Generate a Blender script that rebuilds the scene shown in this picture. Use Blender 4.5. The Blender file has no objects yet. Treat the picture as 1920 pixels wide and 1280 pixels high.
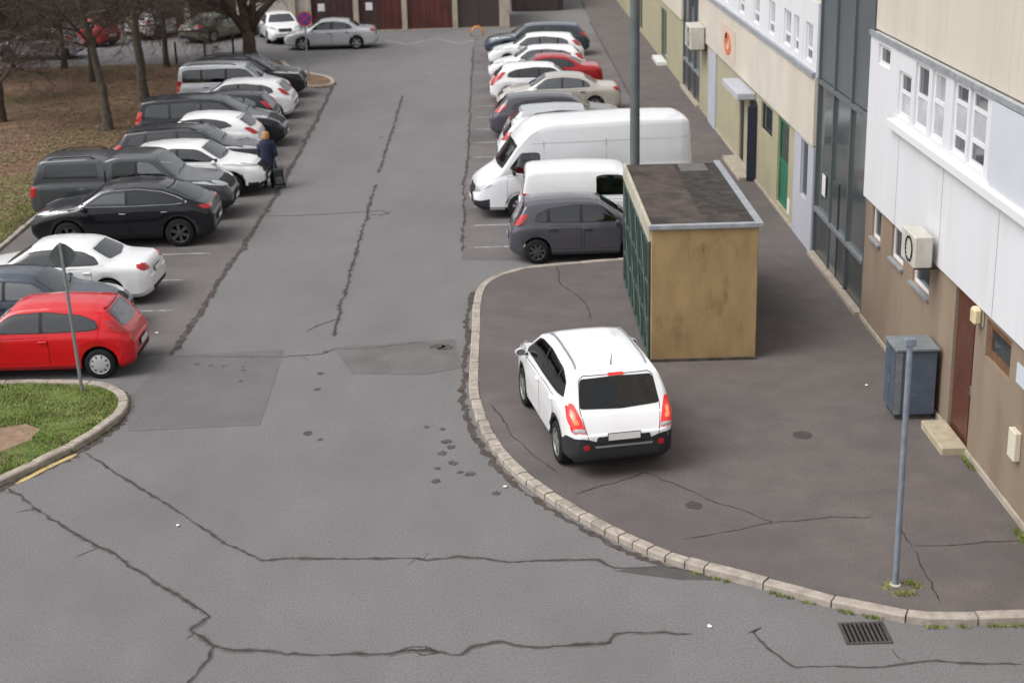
import bpy, bmesh, math, random
import numpy as np
from mathutils import Vector, Matrix
from mathutils.bvhtree import BVHTree
random.seed(7); np.random.seed(7)
SC = bpy.context.scene
COL = SC.collection
R_ = math.radians

# ------------------------------------------------------------------ camera
cam = bpy.data.cameras.new('camera'); camo = bpy.data.objects.new('camera', cam); COL.objects.link(camo)
right = Vector((0.99956, -0.016298, -0.024815)); down = Vector((-0.028712, -0.317981, -0.947662)); fwd = Vector((0.007554, 0.947957, -0.318309))
m = Matrix.Identity(4)
for i in range(3):
    m[i][0] = right[i]; m[i][1] = -down[i]; m[i][2] = -fwd[i]
m[2][3] = 10.0
camo.matrix_world = m
cam.sensor_width = 36; cam.lens = 2850 / 1920 * 36; cam.clip_end = 600
cam.dof.use_dof = True; cam.dof.focus_distance = 26.5; cam.dof.aperture_fstop = 1.05
SC.camera = camo
# ------------------------------------------------------------------ sky and sun (overcast)
W = bpy.data.worlds.new('World'); SC.world = W; W.use_nodes = True
nt = W.node_tree; nt.nodes.clear()
sky = nt.nodes.new('ShaderNodeTexSky'); sky.sky_type = 'NISHITA'; sky.sun_disc = False
SUN_EL, SUN_AZ = R_(53), R_(248)
sky.sun_elevation = SUN_EL; sky.sun_rotation = SUN_AZ; sky.dust_density = 4; sky.air_density = 1.0
hs = nt.nodes.new('ShaderNodeHueSaturation'); hs.inputs['Saturation'].default_value = 0.12
bg = nt.nodes.new('ShaderNodeBackground'); bg.inputs['Strength'].default_value = 0.15
wo = nt.nodes.new('ShaderNodeOutputWorld')
nt.links.new(sky.outputs[0], hs.inputs['Color']); nt.links.new(hs.outputs[0], bg.inputs['Color']); nt.links.new(bg.outputs[0], wo.inputs[0])
sl = bpy.data.lights.new('sun', 'SUN'); sl.energy = 1.2; sl.angle = R_(40); sl.color = (1, .98, .95)
so = bpy.data.objects.new('sun', sl); COL.objects.link(so)
sd = Vector((math.sin(SUN_AZ) * math.cos(SUN_EL), math.cos(SUN_AZ) * math.cos(SUN_EL), math.sin(SUN_EL)))
so.rotation_euler = sd.to_track_quat('Z', 'Y').to_euler(); so.location = (0, 0, 30)
SC.view_settings.view_transform = 'Standard'; SC.view_settings.look = 'None'
SC.view_settings.exposure = 0.35; SC.view_settings.gamma = 1

# ------------------------------------------------------------------ materials
MATS = {}
def mat(name, col, rough=.6, metal=0, coat=0, spec=.5, var=0, vs=3.0, bump=0, bs=40, stain=None, ss=.5, sk=(.5, .65), emis=None, grain=0, gs=250, trans=0, stretch=None):
    """principled material with procedural mottling (var), blotchy stains and bump"""
    if name in MATS: return MATS[name]
    M = bpy.data.materials.new(name); M.use_nodes = True; MATS[name] = M
    n = M.node_tree; b = n.nodes['Principled BSDF']; L = n.links.new
    b.inputs['Roughness'].default_value = rough; b.inputs['Metallic'].default_value = metal
    b.inputs['Coat Weight'].default_value = coat; b.inputs['Coat Roughness'].default_value = .06
    b.inputs['Specular IOR Level'].default_value = spec
    b.inputs['Base Color'].default_value = (*col, 1)
    if emis:
        b.inputs['Emission Color'].default_value = (*emis[:3], 1); b.inputs['Emission Strength'].default_value = emis[3]
    tc = n.nodes.new('ShaderNodeTexCoord'); src = tc.outputs['Object']
    if stretch:
        mp = n.nodes.new('ShaderNodeMapping'); mp.inputs['Scale'].default_value = stretch; L(src, mp.inputs[0]); src = mp.outputs[0]
    def noise(s, d=4, r=.55):
        t = n.nodes.new('ShaderNodeTexNoise'); t.inputs['Scale'].default_value = s; t.inputs['Detail'].default_value = d; t.inputs['Roughness'].default_value = r
        L(src, t.inputs['Vector']); return t.outputs[0]
    cur = None
    def scale(fac, lo, hi, a=.3, z=.7):
        nonlocal cur
        r = n.nodes.new('ShaderNodeMapRange'); r.inputs[1].default_value = a; r.inputs[2].default_value = z
        r.inputs[3].default_value = lo; r.inputs[4].default_value = hi; L(fac, r.inputs[0])
        mx = n.nodes.new('ShaderNodeMix'); mx.data_type = 'RGBA'; mx.blend_type = 'MULTIPLY'; mx.inputs[0].default_value = 1
        if cur is None: mx.inputs[6].default_value = (*col, 1)
        else: L(cur, mx.inputs[6])
        L(r.outputs[0], mx.inputs[7]); cur = mx.outputs[2]
    if var: scale(noise(vs, 5), 1 - var, 1 + var)
    if grain: scale(noise(gs, 2), 1 - grain, 1 + grain)
    if stain:
        r = n.nodes.new('ShaderNodeMapRange'); r.inputs[1].default_value = sk[0]; r.inputs[2].default_value = sk[1]; L(noise(ss, 6, .6), r.inputs[0])
        mx = n.nodes.new('ShaderNodeMix'); mx.data_type = 'RGBA'; L(r.outputs[0], mx.inputs[0])
        if cur is None: mx.inputs[6].default_value = (*col, 1)
        else: L(cur, mx.inputs[6])
        mx.inputs[7].default_value = (*stain, 1); cur = mx.outputs[2]
    if cur is not None: L(cur, b.inputs['Base Color'])
    if bump:
        bp = n.nodes.new('ShaderNodeBump'); bp.inputs['Strength'].default_value = bump; bp.inputs['Distance'].default_value = .02
        L(noise(bs, 4), bp.inputs['Height']); L(bp.outputs[0], b.inputs['Normal'])
    return M

M_road = mat('road asphalt', (.165, .158, .16), .8, spec=.3, var=.06, vs=1.1, grain=.24, gs=42, bump=.35, bs=70, stain=(.136, .128, .128), ss=.3, sk=(.48, .8), stretch=(1, .55, 1))
M_park = mat('parking asphalt', (.145, .132, .13), .85, spec=.3, var=.14, vs=.7, grain=.25, gs=55, bump=.3, bs=80, stain=(.10, .09, .088), ss=.3, sk=(.5, .75))
M_walk = mat('pavement asphalt', (.124, .107, .103), .85, spec=.3, var=.12, vs=1.6, grain=.22, gs=38, bump=.3, bs=80, stain=(.092, .083, .081), ss=.28, sk=(.48, .75))
M_patch = mat('asphalt patch', (.138, .132, .133), .8, spec=.3, var=.1, vs=.9, grain=.25, gs=60, bump=.3, bs=90)
M_patch2 = mat('worn asphalt patch', (.14, .128, .128), .8, spec=.3, var=.15, vs=1.4, grain=.25, gs=60, bump=.3, bs=90)
M_crack = mat('tar crack', (.05, .042, .04), .8, spec=.25, var=.35, vs=6)
M_crackw = mat('old tar seam', (.075, .063, .06), .9, spec=.2, var=.5, vs=5, bump=.5, bs=30)
M_dirt = mat('gutter dirt', (.085, .072, .064), .95, spec=.1, var=.4, vs=7, bump=.6, bs=40)
M_kerb = mat('kerb stone', (.36, .315, .27), .85, spec=.2, var=.22, vs=6, grain=.2, gs=90, bump=.4, bs=50, stain=(.2, .18, .15), ss=2.2, sk=(.52, .75))
M_line = mat('faded line paint', (.42, .41, .41), .8, var=.25, vs=5, stain=(.17, .16, .16), ss=5, sk=(.42, .62))
M_yel = mat('yellow kerb paint', (.55, .40, .16), .8, var=.25, vs=6, stain=(.3, .24, .15), ss=6, sk=(.5, .7))
M_grass = mat('lawn soil', (.10, .14, .04), .95, spec=.1, var=.45, vs=2.2, bump=.6, bs=30, stain=(.10, .085, .05), ss=1.2, sk=(.55, .7))
M_leafg = mat('leaf litter soil', (.175, .115, .08), .95, spec=.1, var=.35, vs=1.6, bump=.8, bs=25, stain=(.12, .10, .055), ss=.25, sk=(.48, .6))
M_bare = mat('bare soil', (.26, .18, .125), .95, spec=.1, var=.2, vs=5, bump=.5, bs=30)
M_blade = [mat('grass blade %d' % i, c, .7, spec=.2) for i, c in enumerate([(.16, .225, .045), (.20, .255, .065), (.115, .165, .038), (.27, .235, .11)])]
M_leaf = [mat('fallen leaf %d' % i, c, .8, spec=.2) for i, c in enumerate([(.20, .115, .07), (.25, .155, .09), (.14, .085, .055), (.27, .19, .125)])]
M_bark = mat('bark', (.088, .069, .056), .95, spec=.1, var=.35, vs=6, bump=.8, bs=18)
M_bark2 = mat('grey bark', (.10, .085, .068), .95, spec=.1, var=.35, vs=5, bump=.8, bs=16)
M_twig = mat('twig', (.105, .08, .07), .95, spec=.1)
M_steel = mat('galvanised steel', (.30, .32, .34), .5, metal=.6, var=.15, vs=5)
M_lamp = mat('lamp post paint', (.12, .135, .14), .6, spec=.3, var=.15, vs=3)
M_bluepost = mat('blue grey post', (.18, .21, .25), .6, var=.2, vs=8)
M_tyre = mat('tyre rubber', (.014, .014, .015), .85, spec=.25, var=.2, vs=10)
M_rim = mat('alloy rim', (.42, .42, .43), .35, metal=.7)
M_rimd = mat('dark alloy rim', (.085, .085, .09), .4, metal=.5)
M_rimw = mat('silver wheel cover', (.52, .52, .53), .4, metal=.3)
M_plast = mat('black plastic', (.018, .018, .02), .6, spec=.35)
M_clad = mat('grey plastic cladding', (.024, .025, .029), .6, spec=.35)
M_glass = mat('tinted window glass', (.016, .020, .026), .04, spec=.8)
M_glassv = [M_glass, mat('clear window glass', (.034, .042, .05), .04, spec=.9), mat('blue tinted window glass', (.024, .032, .042), .05, spec=1.0)]
def see_through(name, tint, rough=.02, ior=1.5):
    M = bpy.data.materials.new(name); M.use_nodes = True; n = M.node_tree; n.nodes.clear(); L = n.links.new
    o = n.nodes.new('ShaderNodeOutputMaterial'); mx = n.nodes.new('ShaderNodeMixShader'); fr = n.nodes.new('ShaderNodeFresnel'); fr.inputs[0].default_value = ior
    t = n.nodes.new('ShaderNodeBsdfTransparent'); t.inputs[0].default_value = (*tint, 1); g = n.nodes.new('ShaderNodeBsdfGlossy'); g.inputs['Roughness'].default_value = rough; g.inputs['Color'].default_value = (.95, .97, 1, 1)
    L(fr.outputs[0], mx.inputs[0]); L(t.outputs[0], mx.inputs[1]); L(g.outputs[0], mx.inputs[2]); L(mx.outputs[0], o.inputs[0]); return M
G_clear = see_through('clear car glass', (.62, .68, .68), ior=2.5); G_tint = see_through('tinted car glass', (.32, .35, .36), ior=1.95); G_dark = see_through('privacy car glass', (.10, .105, .12), ior=1.7); G_green = see_through('green car glass', (.16, .42, .34), ior=1.6)
M_seat = mat('dark seat cloth', (.045, .045, .05), .9, spec=.2, var=.2, vs=15); M_trim = mat('cabin trim', (.03, .03, .033), .8, spec=.2)
M_glassg = mat('green window glass', (.012, .04, .034), .05, spec=.5)
M_glassl = mat('pale window glass', (.07, .082, .086), .08, spec=.8, coat=.3)
M_red = mat('tail light red', (.42, .012, .015), .12, coat=.8)
M_redlit = mat('lit tail light', (.6, .02, .015), .12, coat=.8, emis=(1, .05, .03, .22))
M_amber = mat('lit lamp core', (.8, .2, .1), .15, emis=(1, .17, .07, .5))
M_clear = mat('clear lamp glass', (.55, .56, .57), .08, metal=.4, coat=1)
M_chrome = mat('chrome', (.7, .7, .71), .12, metal=1)
M_plate = mat('number plate', (.75, .75, .74), .4)
M_seam = mat('panel gap', (.008, .008, .009), .9, spec=.1)
M_skin = mat('skin', (.45, .26, .18), .6); M_hair = mat('blond hair', (.40, .20, .075), .7, var=.3, vs=25)
M_coat = mat('navy coat', (.012, .017, .042), .85, var=.3, vs=20); M_shoe = mat('black shoe', (.012, .012, .012), .6)
def paint(name, c, metal=0.0, rough=.28):
    return mat('paint ' + name, c, rough, metal=metal, coat=.8, spec=.15, var=.03, vs=2)
P = dict(white=paint('white', (.80, .80, .81)), white2=paint('off white', (.74, .745, .77)), red=paint('red', (.60, .008, .014)), darkred=paint('dark red', (.36, .012, .02)),
         black=paint('black', (.006, .007, .010)), black2=paint('blue black', (.008, .010, .016)), navy=paint('slate blue', (.045, .057, .08), .2),
         dgrey=paint('dark grey', (.034, .035, .042), .2), grey=paint('grey', (.070, .074, .082), .25), lilac=paint('purple grey', (.082, .080, .096), .25),
         silver=paint('silver', (.52, .53, .55), .2), silver2=paint('bright silver', (.52, .53, .55), .35), champ=paint('champagne', (.47, .445, .40), .25), green=paint('grey green', (.20, .20, .16), .35))

# ------------------------------------------------------------------ mesh helpers
class MB:
    def __init__(s): s.v = []; s.f = []; s.m = []
    def add(s, vs, fs, mi=0):
        o = len(s.v); s.v += [tuple(v) for v in vs]; s.f += [tuple(i + o for i in f) for f in fs]; s.m += [mi] * len(fs); return s
    def box(s, x0, x1, y0, y1, z0, z1, mi=0):
        return s.add([(x0, y0, z0), (x1, y0, z0), (x1, y1, z0), (x0, y1, z0), (x0, y0, z1), (x1, y0, z1), (x1, y1, z1), (x0, y1, z1)],
                     [(0, 3, 2, 1), (4, 5, 6, 7), (0, 1, 5, 4), (1, 2, 6, 5), (2, 3, 7, 6), (3, 0, 4, 7)], mi)
    def tube(s, pts, rads, n=8, mi=0, cap=True):
        pts = [Vector(p) for p in pts]; rings = []
        up = Vector((0, 0, 1))
        for i, p in enumerate(pts):
            d = (pts[min(i + 1, len(pts) - 1)] - pts[max(i - 1, 0)]).normalized()
            a = d.cross(up if abs(d.z) < .95 else Vector((1, 0, 0))).normalized(); b = d.cross(a)
            r = rads[i] if hasattr(rads, '__len__') else rads
            rings.append([p + (a * math.cos(2 * math.pi * k / n) + b * math.sin(2 * math.pi * k / n)) * r for k in range(n)])
        vs = [v for r in rings for v in r]; fs = []
        for i in range(len(pts) - 1):
            for k in range(n): fs.append((i * n + k, (i + 1) * n + k, (i + 1) * n + (k + 1) % n, i * n + (k + 1) % n))
        if cap: fs += [tuple(range(n)), tuple(reversed(range((len(pts) - 1) * n, len(pts) * n)))]
        return s.add(vs, fs, mi)
    def lathe(s, prof, axis='z', n=24, c=(0, 0, 0), mi=0, closed=False):
        vs = []; fs = []; k = len(prof)
        for i in range(n):
            a = 2 * math.pi * i / n
            for r, h in prof:
                q = (r * math.cos(a), r * math.sin(a), h)
                if axis == 'y': q = (q[0], q[2], q[1])
                if axis == 'x': q = (q[2], q[0], q[1])
                vs.append((q[0] + c[0], q[1] + c[1], q[2] + c[2]))
        for i in range(n):
            j = (i + 1) % n
            for p in range(k if closed else k - 1):
                q = (p + 1) % k
                f = (i * k + p, j * k + p, j * k + q, i * k + q)
                fs.append(f if axis != 'y' else f[::-1])
        return s.add(vs, fs, mi)
    def mesh(s, name, mats, smooth=False, angle=None):
        me = bpy.data.meshes.new(name); me.from_pydata(s.v, [], s.f)
        for M in (mats if isinstance(mats, (list, tuple)) else [mats]): me.materials.append(M)
        if any(s.m): me.polygons.foreach_set('material_index', s.m)
        if smooth: me.polygons.foreach_set('use_smooth', [True] * len(me.polygons))
        me.update()
        if smooth and angle: me.set_sharp_from_angle(angle=R_(angle))
        return me
    def obj(s, name, mats, parent=None, smooth=False, angle=None, bevel=0, loc=None):
        me = s.mesh(name, mats, smooth, angle)
        if bevel:
            b = bmesh.new(); b.from_mesh(me); bmesh.ops.bevel(b, geom=list(b.edges), offset=bevel, segments=1, affect='EDGES', profile=.5); b.to_mesh(me); b.free()
        return link(name, me, parent, loc)
def link(name, me, parent=None, loc=None):
    o = bpy.data.objects.new(name, me); COL.objects.link(o)
    if parent: o.parent = parent
    if loc: o.location = loc
    return o
def tag(o, label, cat, group=None):
    o['label'] = label; o['category'] = cat
    if group: o['group'] = group
    return o
def struct(o): o['kind'] = 'structure'; return o
def stuff(o): o['kind'] = 'stuff'; return o
def empty(name, loc=(0, 0, 0), rz=0):
    o = bpy.data.objects.new(name, None); COL.objects.link(o); o.location = loc; o.rotation_euler = (0, 0, rz); o.empty_display_size = .2; return o
def bx(name, x0, x1, y0, y1, z0, z1, M, parent=None, bevel=0):
    return MB().box(x0, x1, y0, y1, z0, z1).obj(name, M, parent, bevel=bevel)
def poly(name, pts, z, M, parent=None):
    b = bmesh.new(); vs = [b.verts.new((x, y, z)) for x, y in pts]; f = b.faces.new(vs); b.normal_update()
    if f.normal.z < 0: f.normal_flip()
    bmesh.ops.triangulate(b, faces=b.faces[:]); me = bpy.data.meshes.new(name); b.to_mesh(me); b.free(); me.materials.append(M)
    return link(name, me, parent)
def catmull(pts, step=.1):
    pts = [np.array(p, float) for p in pts]; out = []
    for i in range(len(pts) - 1):
        p0, p1, p2, p3 = pts[max(i - 1, 0)], pts[i], pts[i + 1], pts[min(i + 2, len(pts) - 1)]
        n = max(2, int(np.linalg.norm(p2 - p1) / step))
        for k in range(n):
            t = k / n
            out.append(.5 * (2 * p1 + (p2 - p0) * t + (2 * p0 - 5 * p1 + 4 * p2 - p3) * t * t + (3 * p1 - p0 - 3 * p2 + p3) * t ** 3))
    out.append(pts[-1]); return np.array(out)
def offset_line(p, d):
    t = np.gradient(p, axis=0); t /= np.linalg.norm(t, axis=1)[:, None] + 1e-9
    return p + np.stack([-t[:, 1], t[:, 0]], 1) * d
def at_len(p, s):
    seg = np.linalg.norm(np.diff(p, axis=0), axis=1); c = np.concatenate([[0], np.cumsum(seg)])
    s = np.clip(s, 0, c[-1]); return np.stack([np.interp(s, c, p[:, 0]), np.interp(s, c, p[:, 1])], -1), c[-1]
def ribbon(name, pts, w, z, M, parent, jit=.03, step=.045, wj=.6, seed=0, smooth=False):
    """irregular strip along a line on the ground"""
    rng = np.random.RandomState(seed + len(pts)); pts = np.array(pts, float)
    p = catmull(pts, step) if smooth else at_len(pts, np.arange(0, at_len(pts, 0)[1], step))[0]
    n = len(p)
    def nz(k):
        a = rng.randn(n // k + 3); return np.interp(np.arange(n) / k, np.arange(len(a)), a)
    q = offset_line(p, 0); t = np.gradient(p, axis=0); t /= np.linalg.norm(t, axis=1)[:, None] + 1e-9; nn = np.stack([-t[:, 1], t[:, 0]], 1)
    q = p + nn * (jit * (.7 * nz(11) + .35 * nz(4) + .12 * nz(1)))[:, None]
    wl = w / 2 * np.clip(1 + wj * (.6 * nz(5) + .6 * nz(2)), .12, 3); wr = w / 2 * np.clip(1 + wj * (.6 * nz(5) + .6 * nz(2)), .12, 3)
    e = np.minimum(1, np.minimum(np.arange(n), n - 1 - np.arange(n)) / 4 + .1); wl *= e; wr *= e
    A = q + nn * wl[:, None]; B = q - nn * wr[:, None]
    vs = [(x, y, z) for x, y in A] + [(x, y, z) for x, y in B]
    fs = [(i, n + i, n + i + 1, i + 1) for i in range(n - 1)]
    return MB().add(vs, fs).obj(name, M, parent)

# ------------------------------------------------------------------ ground, road, pavement
ground = struct(poly('ground', [(-160, -40), (120, -40), (120, 260), (-160, 260)], -.03, M_leafg))
road = struct(poly('road', [(-60, 2), (14, 2), (14, 110), (-60, 110)], 0, M_road))
parkL = struct(poly('parking_strip', [(-13, 28.0), (-6.75, 29.6), (-6.66, 34.8), (-6.55, 41), (-6.5, 46), (-6.55, 52), (-6.66, 58), (-6.73, 64.2), (-13, 64.2)], .004, M_park))
parkR = struct(poly('parking_strip', [(-.9, 36.2), (5.5, 35.3), (5.5, 79), (-.9, 79)], .004, M_park))
poly('asphalt_patch', [(-6.72, 29.5), (-4.45, 29.69), (-4.36, 25.47), (-6.70, 25.37), (-7.1, 27)], .0045, M_patch, road)
poly('asphalt_patch', [(-3.45, 29.72), (-.95, 30.05), (-.78, 28.25), (-1.5, 27.9), (-2.93, 28.09)], .0045, M_patch2, road)

KR = [(5.5, 35.9), (2.99, 35.56), (1.94, 35.38), (.97, 35.15), (.32, 34.80), (-.19, 34.22), (-.47, 33.51), (-.58, 32.28), (-.60, 29.86), (-.63, 27.90), (-.60, 26.57), (-.50, 25.48), (-.29, 24.28), (0, 23.26), (.45, 22.22), (1.0, 21.26), (1.59, 20.41), (2.15, 19.74), (2.77, 19.24), (3.45, 18.78), (4.35, 18.15), (5.23, 17.69), (5.63, 17.58), (6.27, 17.56), (7.2, 17.54), (8.2, 17.5)]
KL = [(-16, 28.05), (-9.78, 28.0), (-8.51, 27.9), (-7.86, 27.78), (-7.44, 27.51), (-7.06, 26.95), (-6.92, 26.25), (-7.06, 25.47), (-7.37, 24.63), (-7.74, 23.95), (-8.29, 23.05), (-9.0, 21.9), (-11, 18.8)]
KF = [(-12.9, 63.9), (-8.16, 63.9), (-7.3, 63.7), (-6.93, 64.1), (-6.9, 64.9), (-7.25, 66.2), (-8.2, 67.5), (-9.2, 69.2), (-9.9, 71.5)]
KP = [(-12.9, 28.05), (-12.9, 63.9)]
def kerb(line, side, spec, z0=-.05, z1=.12, wd=.18, seed=1):
    """spec(s) -> stone length at arclength s; each stone its own bevelled block"""
    rng = random.Random(seed); root = struct(empty('kerb')); p = catmull(line, .05); s = 0; total = at_len(p, 0)[1]
    while s < total - .1:
        l = min(spec(s, at_len(p, s)[0]) * rng.uniform(.92, 1.08), total - s); k = max(2, int(l / .25) + 1)
        ss = np.linspace(s + .011, s + l - .011, k); a = at_len(p, ss)[0]
        t = at_len(p, ss + .02)[0] - at_len(p, ss - .02)[0]; t /= np.linalg.norm(t, axis=1)[:, None]; nn = np.stack([-t[:, 1], t[:, 0]], 1) * side
        o = rng.uniform(-.008, .008); h = z1 + rng.uniform(-.008, .008); b = .022
        prof = [(o, z0), (o, h - b), (o + b, h), (o + wd - .01, h + rng.uniform(-.004, .004)), (o + wd, h - .01), (o + wd, z0)]
        vs = []; n = len(prof)
        for i in range(k):
            e = .008 if i in (0, k - 1) else 0
            for q, (d, z) in enumerate(prof): vs.append((*(a[i] + nn[i] * d), z - (e if 0 < q < 5 else 0)))
        fs = [(i * n + j, i * n + j + 1, (i + 1) * n + j + 1, (i + 1) * n + j) for i in range(k - 1) for j in range(n - 1)] + [tuple(range(n)), tuple(reversed(range((k - 1) * n, k * n)))]
        if side < 0: fs = [f[::-1] for f in fs]
        MB().add(vs, [f[::-1] for f in fs]).obj('kerb_stone', M_kerb, root)
        s += l
    return p
pk = kerb(KR, 1, lambda s, q: (.95 if q[0] > 2.75 or q[1] > 29 else .5 if q[1] > 26 else .31) if q[1] < 34.5 else .9, seed=3)
kl = kerb(KL, -1, lambda s, q: .8, seed=4)
kf = kerb(KF, -1, lambda s, q: .7, seed=5)
kerb(KP, 1, lambda s, q: 1.0, seed=6, z1=.07)
inner = offset_line(pk, .179)
walk = struct(poly('pavement', [tuple(q) for q in inner[::3]] + [(8.6, 17.6), (8.6, 100), (5.5, 100), (5.5, 36.2)], .108, M_walk))
MB().box(5.36, 5.5, 35.9, 84, -.05, .115).obj('kerb_edge', M_walk, walk)
inl = offset_line(kl, -.179)
lawn = struct(poly('lawn', [tuple(q) for q in inl[::3]] + [(-30, 18.5), (-30, 28.1), (-16, 28.1)], .085, M_grass))
inf = offset_line(kf, -.179)
isl = struct(poly('lawn', [tuple(q) for q in inf[::3]] + [(-12.8, 71.7), (-40, 71.7), (-40, 28.2), (-13.05, 28.2), (-13.05, 63.9)], .09, M_leafg))
poly('grass_patch', [(-13.06, 33.5), (-13.07, 46.5), (-13.6, 48.0), (-14.6, 48.6), (-15.2, 47.2), (-16.6, 47.6), (-17.5, 45.5), (-17.2, 42), (-16, 38), (-15.5, 33.5)], .094, mat('olive turf', (.135, .14, .06), .95, spec=.1, var=.3, vs=2, bump=.6, bs=30, stain=(.15, .115, .07), ss=.8, sk=(.52, .7)), isl)
poly('bare_patch', [(-9.6, 25.2), (-8.6, 25.65), (-8.25, 25.35), (-8.3, 24.85), (-8.7, 24.3), (-9.2, 23.9), (-10.2, 24.3)], .092, M_bare, lawn)
ribbon('yellow_line', [(-7.36, 24.38), (-7.71, 23.81), (-8.06, 23.12)], .1, .005, M_yel, road, jit=.006, wj=.1)
# painted bay lines
for i, y in enumerate([37.33, 39.59, 41.73, 44.06, 46.39, 48.59, 51.0, 53.43, 55.8, 58.2]):
    ribbon('bay_line', [(-.72, y), (4.9, y)], .10, .0085, M_line, parkR, jit=.004, wj=.12, seed=i)
for i, y in enumerate([30.2, 32.65, 35.1, 37.5, 40.3, 42.9, 45.8, 48.3, 50.6, 53.1, 55.6, 58.3]):
    ribbon('bay_line', [(-12.6, y), (-7.5 + .25 * (i % 2), y)], .09, .0085, M_line, parkL, jit=.004, wj=.15, seed=i + 30)
for i, q in enumerate([[(-4.2, 76.8), (-2.9, 78.9)], [(-2.9, 78.9), (-1.6, 76.6)], [(-5.4, 78.6), (-4.2, 76.8)], [(-1.6, 76.6), (-.6, 78.4)]]):
    ribbon('road_marking', q, .09, .004, M_line, road, jit=.01, wj=.2, seed=i + 60)
# cracks and seams in the asphalt
CR = [([(-7.23, 24.42), (-6.21, 23.16), (-5.17, 21.89), (-4.23, 20.74), (-3.54, 20.05), (-3.20, 20.15), (-2.57, 20.05), (-1.94, 20.05), (-1.32, 20.0), (-1.16, 19.93), (-.70, 20.03), (-.39, 19.94), (.07, 19.79), (.69, 19.80), (1.31, 19.76), (1.51, 19.48), (1.89, 19.47), (2.2, 19.5), (2.6, 19.33)], .036, .02),
      ([(-8.14, 22.98), (-7.30, 21.99), (-6.48, 21.08), (-5.84, 20.44), (-5.11, 19.6), (-4.54, 19.0), (-4.06, 18.44), (-4.24, 18.09), (-3.87, 17.65), (-3.5, 17.52), (-2.86, 17.38), (-2.16, 17.3), (-1.62, 17.31), (-1.28, 17.38), (-1.0, 17.31), (-.65, 17.25), (-.45, 17.44), (-.1, 17.49), (.31, 17.33), (.73, 17.4), (1.28, 17.42), (1.37, 17.64), (1.86, 17.66), (2.41, 17.57)], .042, .02),
      ([(-3.87, 17.65), (-3.88, 17.31), (-4.03, 16.8), (-4.2, 16.2)], .03, .02), ([(-1.5, 17.32), (-1.28, 17.47), (-1.07, 17.45), (-.89, 17.28), (-1.13, 17.24), (-1.28, 17.44)], .02, .01),
      ([(3.1, 17.53), (3.32, 17.69), (3.19, 17.56), (3.31, 17.15), (3.56, 16.68), (4.03, 16.68), (4.42, 16.63), (4.83, 16.67), (5.32, 16.74), (5.89, 16.64), (6.41, 16.58)], .026, .018),
      ([(-3.65, 61.2), (-3.64, 55.3), (-3.65, 49.9), (-3.62, 46.5)], .055, .02), ([(-3.62, 45.0), (-3.6, 42), (-3.59, 40.1), (-3.59, 37.36), (-3.56, 34.93), (-3.56, 32.77), (-3.54, 31.6), (-3.48, 30.4)], .06, .02),
      ([(-3.5, 31.7), (-3.89, 31.31), (-4.12, 30.82)], .025, .03), ([(-6.6, 29.4), (-4.38, 29.24), (-3.68, 29.32), (-3.44, 29.6), (-2.62, 29.62), (-1.6, 29.9)], .022, .02),
      ([(-.91, 37.0), (-.88, 41.0), (-.99, 44.4), (-.89, 47.4), (-.88, 52.8), (-.89, 57.0), (-.92, 64.8), (-.9, 75)], .05, .04), ([(-6.56, 41.4), (-5.52, 41.3), (-4.34, 41.43), (-3.2, 41.6), (-3.0, 41.2), (-3.6, 41.1)], .025, .03)]
M_edge = mat('frayed asphalt', (.118, .108, .106), .9, spec=.2, var=.25, vs=6, bump=.5, bs=60)
for i, (q, w, j) in enumerate(CR):
    ribbon('crack', q, w * .75, .0062, M_crack, road, jit=min(j, .022), seed=i, wj=.7); ribbon('crack_edge', q, w * 1.7, .0052, M_edge, road, jit=min(j, .022), seed=i, wj=.7)
    rgc = np.random.RandomState(i + 400); qa = np.array(q)
    for _ in range(int(at_len(qa, 0)[1] / 2.2) if w < .05 else 2):
        s0 = rgc.uniform(0, at_len(qa, 0)[1]); a0 = at_len(qa, s0)[0]; an = rgc.uniform(0, 6.28); ln = rgc.uniform(.12, .4); mid_ = a0 + ln * .5 * np.array([math.cos(an), math.sin(an)]); b0 = a0 + ln * np.array([math.cos(an + rgc.uniform(-.5, .5)), math.sin(an + rgc.uniform(-.5, .5))])
        ribbon('hairline_crack', [tuple(a0), tuple(mid_), tuple(b0)], .012, .0066, M_crack, road, jit=.012, seed=i, wj=.6, step=.03)
ribbon('tar_seam', [(-6.77, 29.5), (-6.69, 31.9), (-6.65, 34.8), (-6.56, 37.95), (-6.5, 42), (-6.48, 45.4), (-6.51, 49.85), (-6.62, 56.8), (-6.71, 64)], .13, .0095, M_crackw, road, jit=.03, wj=.45)
SW = [[(1.12, 21.86), (1.73, 22.23), (2.28, 22.62), (2.66, 22.16), (3.17, 21.52), (3.66, 21.0), (3.98, 20.6), (3.57, 20.44), (3.0, 20.3), (2.58, 20.15)], [(3.98, 20.6), (4.82, 20.73), (5.54, 20.71)], [(5.82, 20.38), (5.86, 19.75), (5.8, 19.17), (5.75, 18.0)], [(5.85, 19.72), (6.69, 19.73), (7.5, 19.79)],
      [(1.38, 35.0), (1.41, 33.6), (1.91, 31.88), (1.96, 30.72)], [(-.2, 25.9), (.1, 24.6), (.45, 23.5), (.9, 22.6)]]
for i, q in enumerate(SW): ribbon('crack', q, .022, .1125, M_crack, walk, jit=.03, seed=i + 20, wj=.6)
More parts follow.
